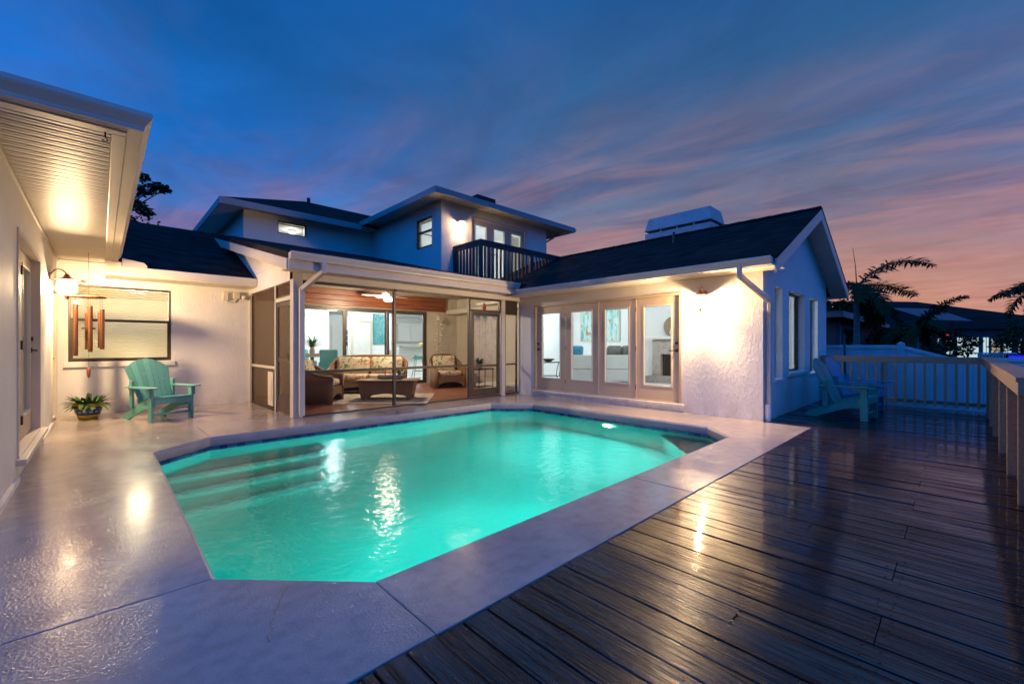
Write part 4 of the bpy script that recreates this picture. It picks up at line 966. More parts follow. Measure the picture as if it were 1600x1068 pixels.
fan = thing('ceiling_fan', 'white ceiling fan with lit dome in the screened porch', 'ceiling fan', (5.4, 10.3, 2.82))
MB().lathe([(.06, 0), (.07, -.03), (.02, -.05), (.02, -.20), (.09, -.22), (.11, -.27), (.09, -.32), (.05, -.33)], n=20).build('motor', 'white_enamel', fan, smooth=True)
for k in range(5):
    a = 2 * math.pi * k / 5 + .3; q = MB().box(.12, .66, -.065, .065, -.006, .006); b = q.build('blade', 'white_enamel', fan, bevel=.004); b.location = (0, 0, -.27); b.rotation_euler = (R(10), 0, a)
MB().lathe([(.001, -.43), (.08, -.42), (.12, -.385), (.13, -.335)], n=24, cap=False).build('light_dome', 'lamp_globe', fan, smooth=True)
lamp('fan_bulb', (0, 0, -.37), 520, (1.0, .83, .60), .06, fan)
def ceiling_light(label, loc, watts, color=COOL, r=.2, drop=0.):
    L = thing('ceiling_light', label, 'ceiling light', loc, 0, 'flush ceiling lights indoors')
    MB().lathe([(r * 1.05, 0), (r * 1.05, -.03), (r, -.035)], n=24).build('base', 'white_enamel', L)
    MB().lathe([(r, -.036), (r * .9, -.08), (r * .5, -.11), (.001, -.12)], n=24, cap=False).build('diffuser', 'lamp_globe', L, smooth=True)
    if drop:
        for ch in list(L.children): ch.location.z = -drop
        MB().tube([(0, 0, 0), (0, 0, -drop)], .012, 8).build('stem', 'white_enamel', L)
    lamp('ceiling_bulb', (0, 0, -.16 - drop), watts, color, .12, L)
ceiling_light('round flush light over the dining table behind the sliding door', (5.76, 14.9, 2.56), 240)
ceiling_light('round flush light over the kitchen bar behind the sliding door', (9.2, 14.2, 2.56), 330)
ceiling_light('round flush light behind the first patio door from the porch', (10.6, 8.6, 2.46), 105)
ceiling_light('round flush light behind the patio door nearest the lantern', (10.6, 4.6, 2.46), 115)
ceiling_light('small flush light behind the slim upper window', (4.6, 15.4, 5.094), 26, (1, .95, .85), .12)
ceiling_light('flush light in the room behind the balcony doors', (8.8, 11.6, 5.228), 90, COOL, .16, .55)
ceiling_light('flush light in the bedroom behind the slatted blind', (.6, 12.6, 2.5), 420, (1, .76, .46), .16)
ceiling_light('flush light in the room behind the double glass door', (-2.2, 7.4, 2.78), 45, (1, .85, .6), .16)

# ------------------------------------------------------------------ adirondack chairs
def adirondack(label, loc, rz, m):
    C = thing('adirondack_chair', label, 'chair', loc, rz, 'adirondack chairs')
    # faces -y; origin on the ground between the front legs
    for sx in (-1, 1):
        MB().box(sx * .30 - .02, sx * .30 + .02, -.05, .05, 0, .545).build('front_leg', m, C, bevel=.005)
        st = MB().extrude([(-.04, .24), (-.04, .36), (.10, .375), (.36, .285), (.80, .085), (.88, .0), (.70, .0), (.30, .17)], (sx * .265 - .016, 0, 0), (0, 1, 0), (0, 0, 1), (.032, 0, 0)); st.build('stringer', m, C, bevel=.004)
        MB().box(sx * .305 - .02, sx * .305 + .02, .50, .58, .20, .66).build('rear_post', m, C, bevel=.005)
        MB().prism([(sx * .33 - .07, -.13), (sx * .33 - .03, -.16), (sx * .33 + .03, -.16), (sx * .33 + .07, -.13), (sx * .33 + .07, .25), (sx * .33 + .035, .60), (sx * .33 - .05, .60), (sx * .33 - .07, .3)], .546, .57).build('armrest', m, C, bevel=.006)
        MB().extrude([(-.045, .40), (-.045, .545), (.045, .545), (.0, .45)], (sx * .335 - .01, 0, 0), (0, 1, 0), (0, 0, 1), (.02, 0, 0)).build('bracket', m, C)
    for k in range(5):
        y = -.015 + k * .098; z = .378 - max(0, y - .08) * .335
        MB().obox((0, y, z + .013), (.57, .088, .022), (R(-19) if y > .05 else R(3), 0, 0)).build('seat_slat', m, C, bevel=.004)
    MB().box(-.285, .285, -.064, -.044, .285, .375).build('apron', m, C, bevel=.004)
    MB().box(-.28, .28, -.012, .012, .10, .135).build('stretcher', m, C, bevel=.004)
    # fan back: seven slats tapering down, tops on an arc, leaning back
    lean = R(24); n = 7
    b0, t0 = Vector((0, .415, .235)), 0
    for k in range(n):
        u = k - (n - 1) / 2; wb, wt = .066, .098
        hgt = .86 - .0145 * u * u
        xb, xt = u * wb, u * wt * (1 - .012 * abs(u))
        h2 = hgt - .0145 * (abs(u) * .8 + .2) * (1 if u else 0)
        slope = .02 * u
        pts = [(xb - wb / 2 + .0025, 0), (xb + wb / 2 - .0025, 0), (xt + wt / 2 - .0035, hgt - .012 * u), (xt, hgt + .010), (xt - wt / 2 + .0035, hgt + .012 * u)]
        MB().extrude(pts, b0, (1, 0, 0), (0, math.sin(lean), math.cos(lean)), Vector((0, math.cos(lean), -math.sin(lean))) * .02).build('back_slat', m, C, bevel=.003)
    for hh, wdt in ((.36, .60), (.10, .50)):
        p = b0 + Vector((0, math.sin(lean), math.cos(lean))) * hh + Vector((0, math.cos(lean), -math.sin(lean))) * .033
        MB().obox(p, (wdt + (.06 if hh > .3 else 0), .024, .075), (-lean, 0, 0)).build('back_rail', m, C, bevel=.004)
    return C
adirondack('teal slatted adirondack chair below the blind-covered window', (.86, 9.25, 0), face(.39, -.92), 'teal_paint')
adirondack('teal adirondack chair on the deck, the one nearer the house corner', (9.38, 1.06, 0), face(-.10, -1), 'deep_teal_paint')
adirondack('pale blue adirondack chair on the deck, the one nearer the railing', (10.62, 1.10, 0), face(-.14, -1), 'pale_blue_paint')

# ------------------------------------------------------------------ potted plant by the wall
pot = thing('flower_pot', 'hand-painted navy and yellow flower pot with a leafy plant by the wall', 'flower pot', (-.16, 10.3, 0), R(25))
MB().lathe([(.10, .0), (.115, .0), (.125, .015), (.105, .02)], n=24).build('saucer', 'yellow_paint', pot)
MB().lathe([(.115, .021), (.13, .035), (.145, .08)], n=32, cap=False).build('yellow_foot', 'yellow_paint', pot, smooth=True)
MB().lathe([(.145, .08), (.175, .17), (.187, .225)], n=32, cap=False).build('body', 'navy_glaze', pot, smooth=True)
MB().lathe([(.187, .225), (.196, .24), (.205, .245), (.205, .275), (.193, .28), (.19, .25)], n=32, cap=False).build('rim', 'yellow_paint', pot, smooth=True)
for k in range(14):
    a = 2 * math.pi * k / 14; r = .166; MB().obox((r * math.cos(a), r * math.sin(a), .135), (.006, .042, .030), (0, 0, a)).build('painted_mark', 'sky_glaze', pot, bevel=.002)
    if k % 2 == 0: MB().obox((.184 * math.cos(a + .2), .184 * math.sin(a + .2), .195), (.006, .035, .022), (0, 0, a + .2)).build('painted_mark', 'shell', pot, bevel=.002)
MB().lathe([(.19, .24), (.001, .262)], n=20, cap=False).build('soil', 'soil', pot)
def blade(mb, base, az, el, L, w, droop, seg=6, fold=.3):
    p = Vector(base); d = Vector((math.cos(az) * math.cos(el), math.sin(az) * math.cos(el), math.sin(el))); side = Vector((-math.sin(az), math.cos(az), 0)); rows = []
    for i in range(seg + 1):
        t = i / seg; ww = w * math.sin(math.pi * min(1, .12 + t * .88)) ** .8 if t < 1 else .001
        rows.append((p.copy(), ww)); p = p + d * (L / seg); d = (d + Vector((0, 0, -droop / seg))).normalized()
    vs = []; fs = []
    for q, ww in rows: vs += [q - side * ww + Vector((0, 0, ww * fold)), q, q + side * ww + Vector((0, 0, ww * fold))]
    for i in range(seg):
        a = i * 3; fs += [(a, a + 1, a + 4, a + 3), (a + 1, a + 2, a + 5, a + 4)]
    mb.add(vs, fs)
def leafy(parent, n, base, L, w, el=(.15, 1.2), droop=.9, m='leaf', rad=.05, name='leaf'):
    for k in range(n):
        a = 2.4 * k + random.uniform(-.3, .3); mb = MB(); q = k / max(1, n - 1)
        blade(mb, (base[0] + rad * math.cos(a), base[1] + rad * math.sin(a), base[2]), a, el[0] + (el[1] - el[0]) * (1 - q) + random.uniform(-.1, .1), L * random.uniform(.75, 1.1), w, droop * random.uniform(.6, 1.2))
        mb.build(name, m, parent, smooth=True)
leafy(pot, 96, (0, 0, .24), .25, .026, (.05, 1.25), 1.25, rad=.11, m='leaf')

# ------------------------------------------------------------------ wind chime
wc = thing('wind_chime', 'copper tube wind chime hanging under the eave beside the lantern', 'wind chime', (-.15, 9.86, 2.05))
MB().lathe([(.001, .02), (.10, .018), (.20, .008), (.22, -.004), (.215, -.012), (.001, -.014)], n=28).build('top_disc', 'cedar', wc, smooth=True)
MB().tube([(0, 0, .15), (0, 0, .73)], .003, 6).tube([(0, 0, .15), (.14, 0, .015)], .002, 5).tube([(0, 0, .15), (-.14, 0, .015)], .002, 5).tube([(0, 0, .15), (0, .14, .015)], .002, 5).tube([(0, 0, 0), (0, 0, -1.17)], .002, 5).build('cord', 'dark_hardware', wc)
for k, (ax, ay, z0, z1) in enumerate([(-.15, -.02, -.13, -.96), (-.02, .13, -.26, -.86), (.02, -.14, -.15, -.90), (.135, .10, -.24, -.83), (.16, -.05, -.20, -.86)]):
    t = MB().lathe([(.030, z1), (.030, z0), (.026, z0), (.026, z1)], (ax, ay, 0), 18, cap=False).build('tube', 'copper_tube', wc, smooth=False)
    MB().tube([(ax, ay, 0), (ax, ay, z0 + .0)], .002, 5).build('string', 'dark_hardware', wc)
MB().lathe([(.001, -.505), (.085, -.505), (.085, -.525), (.001, -.525)], n=18).build('striker', 'dark_hardware', wc)
MB().lathe([(.001, -1.15), (.018, -1.17), (.026, -1.23), (.018, -1.30), (.001, -1.33)], n=14).build('wind_catcher', 'cedar', wc, smooth=True)

# security light and its conduit on the back wall
sl = thing('security_light', 'cream security light box with conduit under the porch corner eave', 'security light', (2.05, YB, 2.33))
MB().box(-.16, -.06, -.06, 0, -.10, .08).build('junction_box', 'cream_paint', sl, bevel=.008)
MB().box(.02, .14, -.11, -.01, -.05, .09).build('sensor_head', 'cream_paint', sl, bevel=.012)
MB().tube([(-.11, -.03, -.10), (-.08, -.03, -.13), (.05, -.03, -.13), (.08, -.03, -.06)], .012, 8).tube([(.14, -.03, 0), (.30, -.03, 0), (.30, -.03, -.06)], .014, 8).build('conduit', 'cream_paint', sl, smooth=True)
MB().lathe([(.03, 0), (.045, .03), (.05, .09)], (.22, -.09, -.07), 14).build('lamp_head', 'cream_paint', sl, smooth=True)

# ------------------------------------------------------------------ porch furniture
def cushion(w, d, h, name, m, parent, loc=(0, 0, 0), rot=(0, 0, 0)):
    o = MB().box(-w / 2, w / 2, -d / 2, d / 2, -h / 2, h / 2).build(name, m, parent, smooth=True)
    md = o.modifiers.new('bevel', 'BEVEL'); md.width = h * .42; md.segments = 4
    o.location = loc; o.rotation_euler = rot; return o
def wicker_seat(name, label, cat, loc, rz, W, group=None):
    S = thing(name, label, cat, loc, rz, group); D = .82
    # curved apron box with arched bottom
    n = 14
    front = [(-W / 2, 0)] + [(-W / 2 + .05, 0)] + [(-W / 2 + .05 + (W - .1) * t / n, .05 + .13 * math.sin(math.pi * t / n) ** .5) for t in range(1, n)] + [(W / 2 - .05, 0), (W / 2, 0), (W / 2, .34), (-W / 2, .34)]
    MB().extrude(front, (0, -D / 2 + .03, 0), (1, 0, 0), (0, 0, 1), (0, .04, 0)).build('apron', 'wicker', S)
    MB().box(-W / 2 + .02, W / 2 - .02, -D / 2 + .07, D / 2 - .06, .24, .33).build('seat_frame', 'wicker', S)
    # wrap-round back and arms: swept wall from arm front round the back to the other arm
    pts = []
    cr = .30
    path = [(-W / 2, -D / 2 + .02)] + [(-W / 2, -D / 2 + .02 + (D - cr) * t / 5) for t in range(1, 6)]
    path += [(-W / 2 + cr - cr * math.cos(a), D / 2 - cr + .02 + cr * math.sin(a)) for a in [math.pi / 2 * t / 6 for t in range(1, 7)]]
    half = path[:]; right = [(-x, y) for x, y in reversed(half)]
    mid = [(-(W / 2 - cr) + (W - 2 * cr) * t / 10, D / 2 + .02) for t in range(1, 10)]
    path = half + mid + right
    tot = len(path); vs = []; fs = []
    def top(x, y):
        f = max(0, min(1, (y + D / 2) / D)); return .56 + (.34 if True else 0) * (f ** 2.2) + .05 * (1 - (2 * x / W) ** 2) * f
    rim = []
    for (x, y) in path:
        zt = top(x, y); fl = .06 * (zt - .3)
        nx = x / (W / 2); vs += [(x, y, .0), (x * 1.0, y, .33), (x + fl * nx, y + (fl if y > D / 2 - .2 else 0), zt)]; rim.append((x + fl * nx, y + (fl if y > D / 2 - .2 else 0), zt))
    for i in range(tot - 1):
        a = i * 3; fs += [(a, a + 3, a + 4, a + 1), (a + 1, a + 4, a + 5, a + 2)]
    MB().add(vs, fs).build('back', 'wicker', S, smooth=True, solid=.05)
    MB().tube(rim, .035, 8).build('rolled_rim', 'wicker', S, smooth=True)
    for sx in (-1, 1): MB().tube([(sx * (W / 2 - .03), -D / 2 + .05, 0), (sx * (W / 2 - .03), -D / 2 + .03, .56)], .035, 8).build('leg', 'wicker', S, smooth=True)
    k = 1 if W < 1.2 else 2; cw = (W - .16) / k
    for j in range(k):
        xc = -W / 2 + .08 + cw * (j + .5)
        cushion(cw - .01, .66, .16, 'seat_cushion', 'floral', S, (xc, -.02, .41))
        cushion(cw - .02, .18, .46, 'back_cushion', 'floral', S, (xc, .27, .70), (R(-14), 0, 0))
    if k == 2: cushion(.40, .14, .36, 'throw_pillow', 'floral', S, (.42, .12, .66), (R(-22), 0, R(6)))
    return S
wicker_seat('wicker_armchair', 'wicker armchair beside the porch corner post', 'armchair', (3.42, 9.62, .03), face(.80, -.60), .86, 'wicker armchairs')
wicker_seat('wicker_armchair', 'wicker armchair under the hanging shell chime', 'armchair', (7.42, 10.55, .03), face(-.30, -.95), .88, 'wicker armchairs')
wicker_seat('wicker_sofa', 'wicker sofa with floral cushions in the screened porch', 'sofa', (5.05, 10.72, .03), face(-.60, -.80), 1.9)
ct = thing('coffee_table', 'wicker coffee table with flared feet in front of the sofa', 'coffee table', (4.78, 9.10, .03), face(-.63, -.78))
for sy in (-1, 1):
    MB().extrude([(-.54, 0), (-.48, 0), (-.42, .10), (0, .16), (.42, .10), (.48, 0), (.54, 0), (.62, .42), (-.62, .42)], (0, sy * .27 - .015, 0), (1, 0, 0), (0, 0, 1), (0, .03, 0)).build('side_panel', 'wicker', ct)
for sx in (-1, 1):
    MB().extrude([(-.25, 0), (-.20, 0), (-.14, .10), (.14, .10), (.20, 0), (.25, 0), (.25, .42), (-.25, .42)], (sx * .52 - .015, 0, 0), (0, 1, 0), (sx * .19, 0, 1), (.03, 0, 0)).build('end_panel', 'wicker', ct)
MB().box(-.68, .68, -.34, .34, .421, .45).build('table_top', 'wicker', ct, bevel=.01)
tr = thing('planter_tray', 'woven tray holding a candle pair and potted herb on the coffee table', 'tray', (4.86, 9.16, .48), face(-.63, -.78))
MB().lathe([(.001, .005), (.19, .005), (.21, .09), (.215, .09), (.20, .0), (.001, .0)], n=28, cap=False).build('tray_body', 'rug', tr, smooth=True).scale = (1.45, .8, 1)
for cx_ in (-.12, .06): MB().lathe([(.012, .01), (.012, .21), (.001, .213)], (cx_, 0, 0), 10).build('candle', 'red_lacquer', tr)
MB().lathe([(.05, .01), (.06, .10), (.05, .10), (.001, .09)], (.20, 0, 0), 16, cap=False).build('pot', 'concrete_pot', tr)
leafy(tr, 16, (.20, 0, .10), .22, .012, (.4, 1.4), .5, rad=.02)
rug = tag(MB().box(-1.3, 1.3, -.95, .95, 0, .012).build('area_rug', 'rug'), 'pale patterned rug under the porch furniture', 'rug'); rug.location = (4.55, 9.35, .027); rug.rotation_euler = (0, 0, face(-.63, -.78))
ps = thing('plant_stand', 'black metal side table behind the screen door', 'side table', (7.45, 8.95, .026), R(10))
MB().box(-.32, .32, -.17, .17, .58, .61).build('top', 'black_metal', ps, bevel=.006)
for sx in (-1, 1):
    for sy in (-1, 1): MB().tube([(sx * .29, sy * .14, 0), (sx * .29, sy * .14, .58)], .011, 8).build('leg', 'black_metal', ps)
MB().box(-.29, .29, -.14, .14, .12, .135).build('shelf', 'black_metal', ps)
pp = thing('potted_plant', 'green leafy plant in a tan pot on the black side table', 'plant', (7.35, 8.95, .636))
MB().lathe([(.07, 0), (.09, .13), (.095, .15), (.08, .15), (.001, .13)], n=20, cap=False).build('pot', 'concrete_pot', pp, smooth=True)
leafy(pp, 36, (0, 0, .14), .19, .022, (.1, 1.3), 1.0, rad=.04)
sc_ = thing('shell_chime', 'long white shell chime hanging beside the sliding door', 'chime', (7.92, 11.72, 2.22))
MB().lathe([(.03, .0), (.055, -.06), (.085, -.15), (.08, -.15), (.001, -.05)], n=16, cap=False).build('bell', 'shell', sc_, smooth=True)
MB().tube([(0, 0, .2), (0, .2, .22)], .004, 5).tube([(0, 0, .2), (0, 0, -1.3)], .003, 5).build('cord', 'dark_hardware', sc_)
for k in range(26):
    a = 2.4 * k; z = -.2 - k * .042; r = .05 + .035 * (k % 3); MB().obox((r * math.cos(a), r * math.sin(a), z), (.06, .012, .036), (0, random.uniform(-.4, .4), a)).build('shell', 'shell', sc_, bevel=.004)
ro = thing('lantern_ornament', 'small red lantern ornament hanging above the screen door', 'ornament', (7.02, 8.35, 2.10))
MB().tube([(0, 0, .24), (0, 0, .71)], .002, 5).build('cord', 'dark_hardware', ro)
MB().lathe([(.01, .24), (.035, .21), (.02, .18), (.045, .14), (.05, .10), (.03, .06), (.04, .03), (.008, 0)], n=14).build('body', 'red_lacquer', ro, smooth=True)
mu = thing('tile_mural', 'painted ceramic tile mural on the porch wall behind the screen door', 'mural', (8.849, 9.9, .25))
tme = MB().box(-.012, 0, -.147, .147, -.147, .147).mesh('tile'); tme.materials.append(M['mural_tile'])
for a in range(6):
    for b in range(7):
        o = bpy.data.objects.new('tile', tme); col.objects.link(o); o.parent = mu; o.location = (0, -.2 + a * .3, .15 + b * .3)

# ------------------------------------------------------------------ dining room and kitchen things
dt = thing('plant_pedestal', 'tall pedestal with a woven round top behind the sliding door', 'pedestal', (4.42, 13.0, .046))
MB().lathe([(.19, .88), (.20, .885), (.20, .98), (.19, .985), (.001, .985)], n=28, cap=False).build('top', 'concrete_pot', dt)
MB().tube([(0, 0, .0), (0, 0, .88)], [.07, .05], 12).build('column', 'grey_fabric', dt)
for k in range(4): a = math.pi / 4 + k * math.pi / 2; MB().beam((0, 0, .10), (.22 * math.cos(a), .22 * math.sin(a), .02), .05, .04).build('foot', 'grey_fabric', dt)
pl_ = thing('table_plant', 'spiky green houseplant in a vase on the tall pedestal', 'plant', (4.42, 13.0, 1.031))
MB().lathe([(.06, 0), (.08, .06), (.05, .16), (.06, .18), (.001, .14)], n=16, cap=False).build('vase', 'concrete_pot', pl_, smooth=True)
leafy(pl_, 34, (0, 0, .17), .42, .022, (.3, 1.35), .7, rad=.02)
def dining_chair(label, loc, rz):
    C = thing('dining_chair', label, 'chair', loc, rz, 'teal upholstered dining chairs')
    cushion(.52, .50, .14, 'seat', 'teal_fabric', C, (0, 0, .45)); cushion(.54, .10, .66, 'backrest', 'teal_fabric', C, (0, .24, .76), (R(-8), 0, 0))
    for sx in (-1, 1): cushion(.09, .46, .30, 'armrest', 'teal_fabric', C, (sx * .27, .03, .55))
    for sx in (-1, 1):
        for sy in (-1, 1): MB().tube([(sx * .22, sy * .2, 0), (sx * .2, sy * .18, .4)], .016, 8).build('leg', 'black_metal', C)
dining_chair('teal dining chair half hidden behind the spiky plant and pedestal', (4.95, 15.2, .046), face(.25, -1))
dining_chair('teal high-backed dining chair standing between the spiky plant and the front door', (5.25, 13.75, .046), face(.6, .8))
pa = thing('painting', 'tall turquoise painting on the wall behind the sofa', 'painting', (7.80, 15.599, 1.30))
MB().box(-.25, .25, -.03, 0, 0, 1.18).build('canvas', 'teal_painting', pa)
def stool(label, loc, rz):
    S = thing('bar_stool', label, 'bar stool', loc, rz, 'teal bar stools at the kitchen counter')
    mb = MB().grid(lambda u, v: ((u - .5) * .44, (v - .5) * .42, .70 + .10 * (abs(u - .5) * 2) ** 2 * .4 + .22 * max(0, v - .55) ** 1.0 * 1.2), 8, 8); mb.build('seat', 'teal_fabric', S, smooth=True, solid=.03)
    for sx in (-1, 1):
        for sy in (-1, 1): MB().tube([(sx * .24, sy * .22, 0), (sx * .13, sy * .12, .70)], .010, 6).build('leg', 'black_metal', S)
    MB().tube([(-.20, -.19, .25), (.20, -.19, .25)], .009, 6).tube([(-.20, .19, .25), (.20, .19, .25)], .009, 6).build('footrest', 'black_metal', S)
stool('teal bar stool partly behind the porch screen post', (7.75, 14.4, .046), R(200)); stool('teal bar stool at the end next to the shell chime', (8.75, 14.25, .046), R(160))
fb = thing('fruit_bowl', 'small bowl of yellow fruit on the kitchen counter', 'bowl', (9.3, 15.0, 1.242))
MB().lathe([(.06, 0), (.14, .05), (.15, .07), (.13, .06), (.001, .02)], n=18, cap=False).build('bowl', 'concrete_pot', fb, smooth=True)
for k in range(4): MB().lathe([(.001, -.045), (.03, -.03), (.042, 0), (.03, .03), (.001, .045)], (.06 * math.cos(k * 1.6), .06 * math.sin(k * 1.6), .085), 12).build('fruit', 'yellow_paint', fb, smooth=True)

# ------------------------------------------------------------------ living room things
so = thing('living_room_sofa', 'white upholstered sofa seen from behind through the middle patio doors', 'sofa', (11.0, 7.5, .141), face(.69, .72))
MB().box(-1.1, 1.1, -.45, .45, .08, .42).build('base', 'white_fabric', so, bevel=.03)
MB().box(-1.1, 1.1, .28, .48, .421, .84).build('back', 'white_fabric', so, bevel=.04)
for sx in (-1, 1): MB().box(sx * 1.03 - .1, sx * 1.03 + .1, -.46, .275, .425, .64).build('arm', 'white_fabric', so, bevel=.04)
for sx in (-.5, .5): cushion(.92, .62, .16, 'seat_cushion', 'white_fabric', so, (sx, -.1, .5))
for sx in (-1, 1):
    for sy in (-1, 1): MB().box(sx * 1.0 - .03, sx * 1.0 + .03, sy * .38 - .03, sy * .38 + .03, 0, .08).build('foot', 'black_metal', so)
for (px_, m_) in ((.85, 'blue_fabric'), (-.30, 'grey_fabric'), (-.74, 'grey_fabric')):
    cushion(.46, .15, .44, 'throw_pillow', m_, so, (px_, .17, .90), (R(-14), 0, R(8)))
st = thing('console_table', 'dark metal console table behind the first patio door from the porch', 'table', (9.75, 8.6, .141), R(-35))
MB().box(-.42, .42, -.2, .2, .60, .625).build('top', 'black_metal', st, bevel=.004)
for sx in (-1, 1):
    for sy in (-1, 1): MB().tube([(sx * .38, sy * .17, .60), (sx * .33, sy * .17, .45), (sx * .30, sy * .17, .25), (sx * .36, sy * .17, 0)], .011, 6).build('leg', 'black_metal', st)
MB().box(-.31, .31, -.17, .17, .20, .212).build('shelf', 'black_metal', st)
bo = tag(MB().lathe([(.06, 0), (.10, .02), (.19, .08), (.20, .095), (.18, .085), (.08, .03), (.001, .025)], n=22, cap=False).build('decor_bowl', 'dark_hardware', smooth=True), 'shallow dark bowl on the metal console table', 'bowl'); bo.location = (9.75, 8.6, .767)
pb = thing('painting', 'large striped teal and white painting above the living room sofa', 'painting', (12.529, 8.66, 1.43)); MB().box(-.035, 0, -.78, .78, 0, 1.05).build('canvas', 'stripe_painting', pb)
for q in ((-.81, -.781, -.03, 1.08), (.781, .81, -.03, 1.08), (-.781, .781, -.03, -.001), (-.781, .781, 1.051, 1.08)): MB().box(-.045, 0, *q).build('frame', 'trim_paint', pb)
rd = thing('wall_disc', 'round woven wall disc above the fireplace mantel', 'wall decor', (12.40, 5.95, 1.531)); q = MB().lathe([(.001, 0), (.28, .0), (.30, .012), (.28, .025), (.001, .03)], n=28, cap=False); q.v = [(-z, y, x + .30) for x, y, z in q.v]; q.build('disc', 'rail_wood', rd); MB().lathe([(.07, 0), (.11, .1), (.08, .22), (.05, .24)], (-.12, -.05, .0), 14).build('vase', 'shell', rd, smooth=True)
fs_ = thing('fish_decor', 'grey fish sculpture hung on the wall above the fireplace', 'wall decor', (12.50, 5.2, 2.02))
MB().extrude([(-.46, .0), (-.30, .09), (0, .12), (.22, .05), (.34, .10), (.46, .19), (.40, .03), (.45, -.12), (.32, -.03), (.2, -.03), (0, -.10), (-.3, -.07)], (-.03, 0, 0), (0, 1, 0), (0, 0, 1), (.05, 0, 0)).build('body', 'grey_fabric', fs_, bevel=.012)
MB().extrude([(-.1, .115), (.05, .20), (.12, .09)], (-.012, 0, 0), (0, 1, 0), (0, 0, 1), (.02, 0, 0)).build('fin', 'grey_fabric', fs_)

# ------------------------------------------------------------------ deck railings
def rp(T, mb, name, bevel=.004): return mb.build(name, 'rail_wood', T, bevel=bevel, world=True)
RT = 1.03; RX = 12.08; RY = -.40
r1 = thing('deck_railing', 'wooden baluster railing across the deck end behind the two deck chairs', 'railing', (RX, 1.0, 0), 0, 'timber deck railings')
rp(r1, MB().box(RX - .07, RX + .07, RY - .06, 2.22, RT - .035, RT), 'top_rail'); rp(r1, MB().box(RX - .075, RX - .038, RY + .05, 2.22, RT - .13, RT - .036), 'rail_board')
rp(r1, MB().box(RX - .03, RX + .006, RY + .05, 2.22, .08, .15), 'bottom_rail')
for yy in (RY + .0, 1.12, 2.17): rp(r1, MB().box(RX - .035, RX + .055, yy - .045, yy + .045, -.1, RT - .036), 'post')
yy = RY + .15
bm_ = None
while yy < 2.12:
    if abs(yy - 1.12) > .07: rp(r1, MB().box(RX - .07, RX - .031, yy - .02, yy + .02, .04, RT - .131), 'baluster', 0)
    yy += .148
r2 = thing('deck_railing', 'tan wooden railing along the outer deck edge with broad posts', 'railing', (8, RY, 0), 0, 'timber deck railings')
rp(r2, MB().box(4.62, RX - .072, RY - .05, RY + .13, RT - .035, RT), 'top_rail'); rp(r2, MB().box(4.62, RX - .08, RY + .083, RY + .12, RT - .13, RT - .036), 'rail_board')
rp(r2, MB().box(4.62, RX - .08, RY - .088, RY - .051, .08, .15), 'bottom_rail')
for xx in (4.70, 5.25, 6.4, 7.65, 9.0, 10.0, 11.1): rp(r2, MB().box(xx - .019, xx + .019, RY - .008, RY + .082, -.1, RT - .036), 'post')
xx = 4.84
while xx < 11.98:
    rp(r2, MB().box(xx - .02, xx + .02, RY - .05, RY - .009, .04, RT - .036), 'baluster', 0)
    xx += .148

# ------------------------------------------------------------------ vinyl fence beyond the deck
fe = thing('vinyl_fence', 'white vinyl privacy fence stepping down behind the deck railing', 'fence', (13.45, 1, -.3))
def fp_(mb, name): return mb.build(name, 'vinyl', fe, world=True, bevel=.006)
def ftop(y): return 1.27 if y > .95 else max(1.0, 1.27 - (.95 - y) * .34)
y = -2.6
while y < 6.4:
    MB().extrude([(y + .002, -.25), (y + .148, -.25), (y + .148, ftop(y + .148) - .06), (y + .002, ftop(y + .002) - .06)], (13.44, 0, 0), (0, 1, 0), (0, 0, 1), (.022, 0, 0)).build('board', 'vinyl', fe, world=True); y += .15
fp_(MB().box(13.40, 13.50, .95, 6.4, 1.19, 1.27), 'top_rail'); fp_(MB().extrude([(.95, 1.19), (.95, 1.27), (.15, 1.0), (.15, .92)], (13.40, 0, 0), (0, 1, 0), (0, 0, 1), (.10, 0, 0)), 'top_rail'); fp_(MB().box(13.40, 13.50, -2.6, .15, .92, 1.0), 'top_rail')
for yy, zt in ((.95, 1.30), (3.2, 1.30), (5.4, 1.30), (-1.2, 1.05)):
    fp_(MB().box(13.385, 13.515, yy - .065, yy + .065, -.3, zt), 'post'); q = MB().add([(13.375, yy - .075, zt), (13.525, yy - .075, zt), (13.525, yy + .075, zt), (13.375, yy + .075, zt), (13.45, yy, zt + .05)], [(0, 1, 4), (1, 2, 4), (2, 3, 4), (3, 0, 4), (3, 2, 1, 0)]); fp_(q, 'post_cap')
tp = tag(MB().tube([(13.2, 1.93, -.3), (13.15, 1.96, 1.55)], .022, 8).build('garden_stake', 'bark'), 'thin leaning garden stake in front of the vinyl fence', 'stake')

# ------------------------------------------------------------------ neighbouring houses
nh = thing('neighbour_house', 'dark low house with pale roof edge beyond the vinyl fence', 'house', (25, 8, -.3))
def np_(mb, name, m, par=None, **kw): return mb.build(name, m, par or nh, world=True, **kw)
np_(MB().box(19.6, 33, 3.6, 13, -.3, 2.5), 'wall', 'neighbour_dark')
np_(MB().add([(19.0, 2.9, 2.45), (33.6, 2.9, 2.45), (33.6, 13.6, 2.45), (19.0, 13.6, 2.45), (23.6, 8.2, 4.35), (29, 8.2, 4.35)], [(0, 1, 5, 4), (1, 2, 5), (2, 3, 4, 5), (3, 0, 4), (3, 2, 1, 0)]), 'roof', 'shingle')
np_(MB().box(18.97, 33.6, 2.86, 2.90, 2.28, 2.50).box(18.95, 19.0, 2.9, 13.6, 2.28, 2.50), 'fascia', 'neighbour_wall')
for xx in (19.7, 22.6, 26): np_(MB().box(xx, xx + .08, 3.50, 3.60, -.3, 2.44), 'screen_post', 'neighbour_wall')
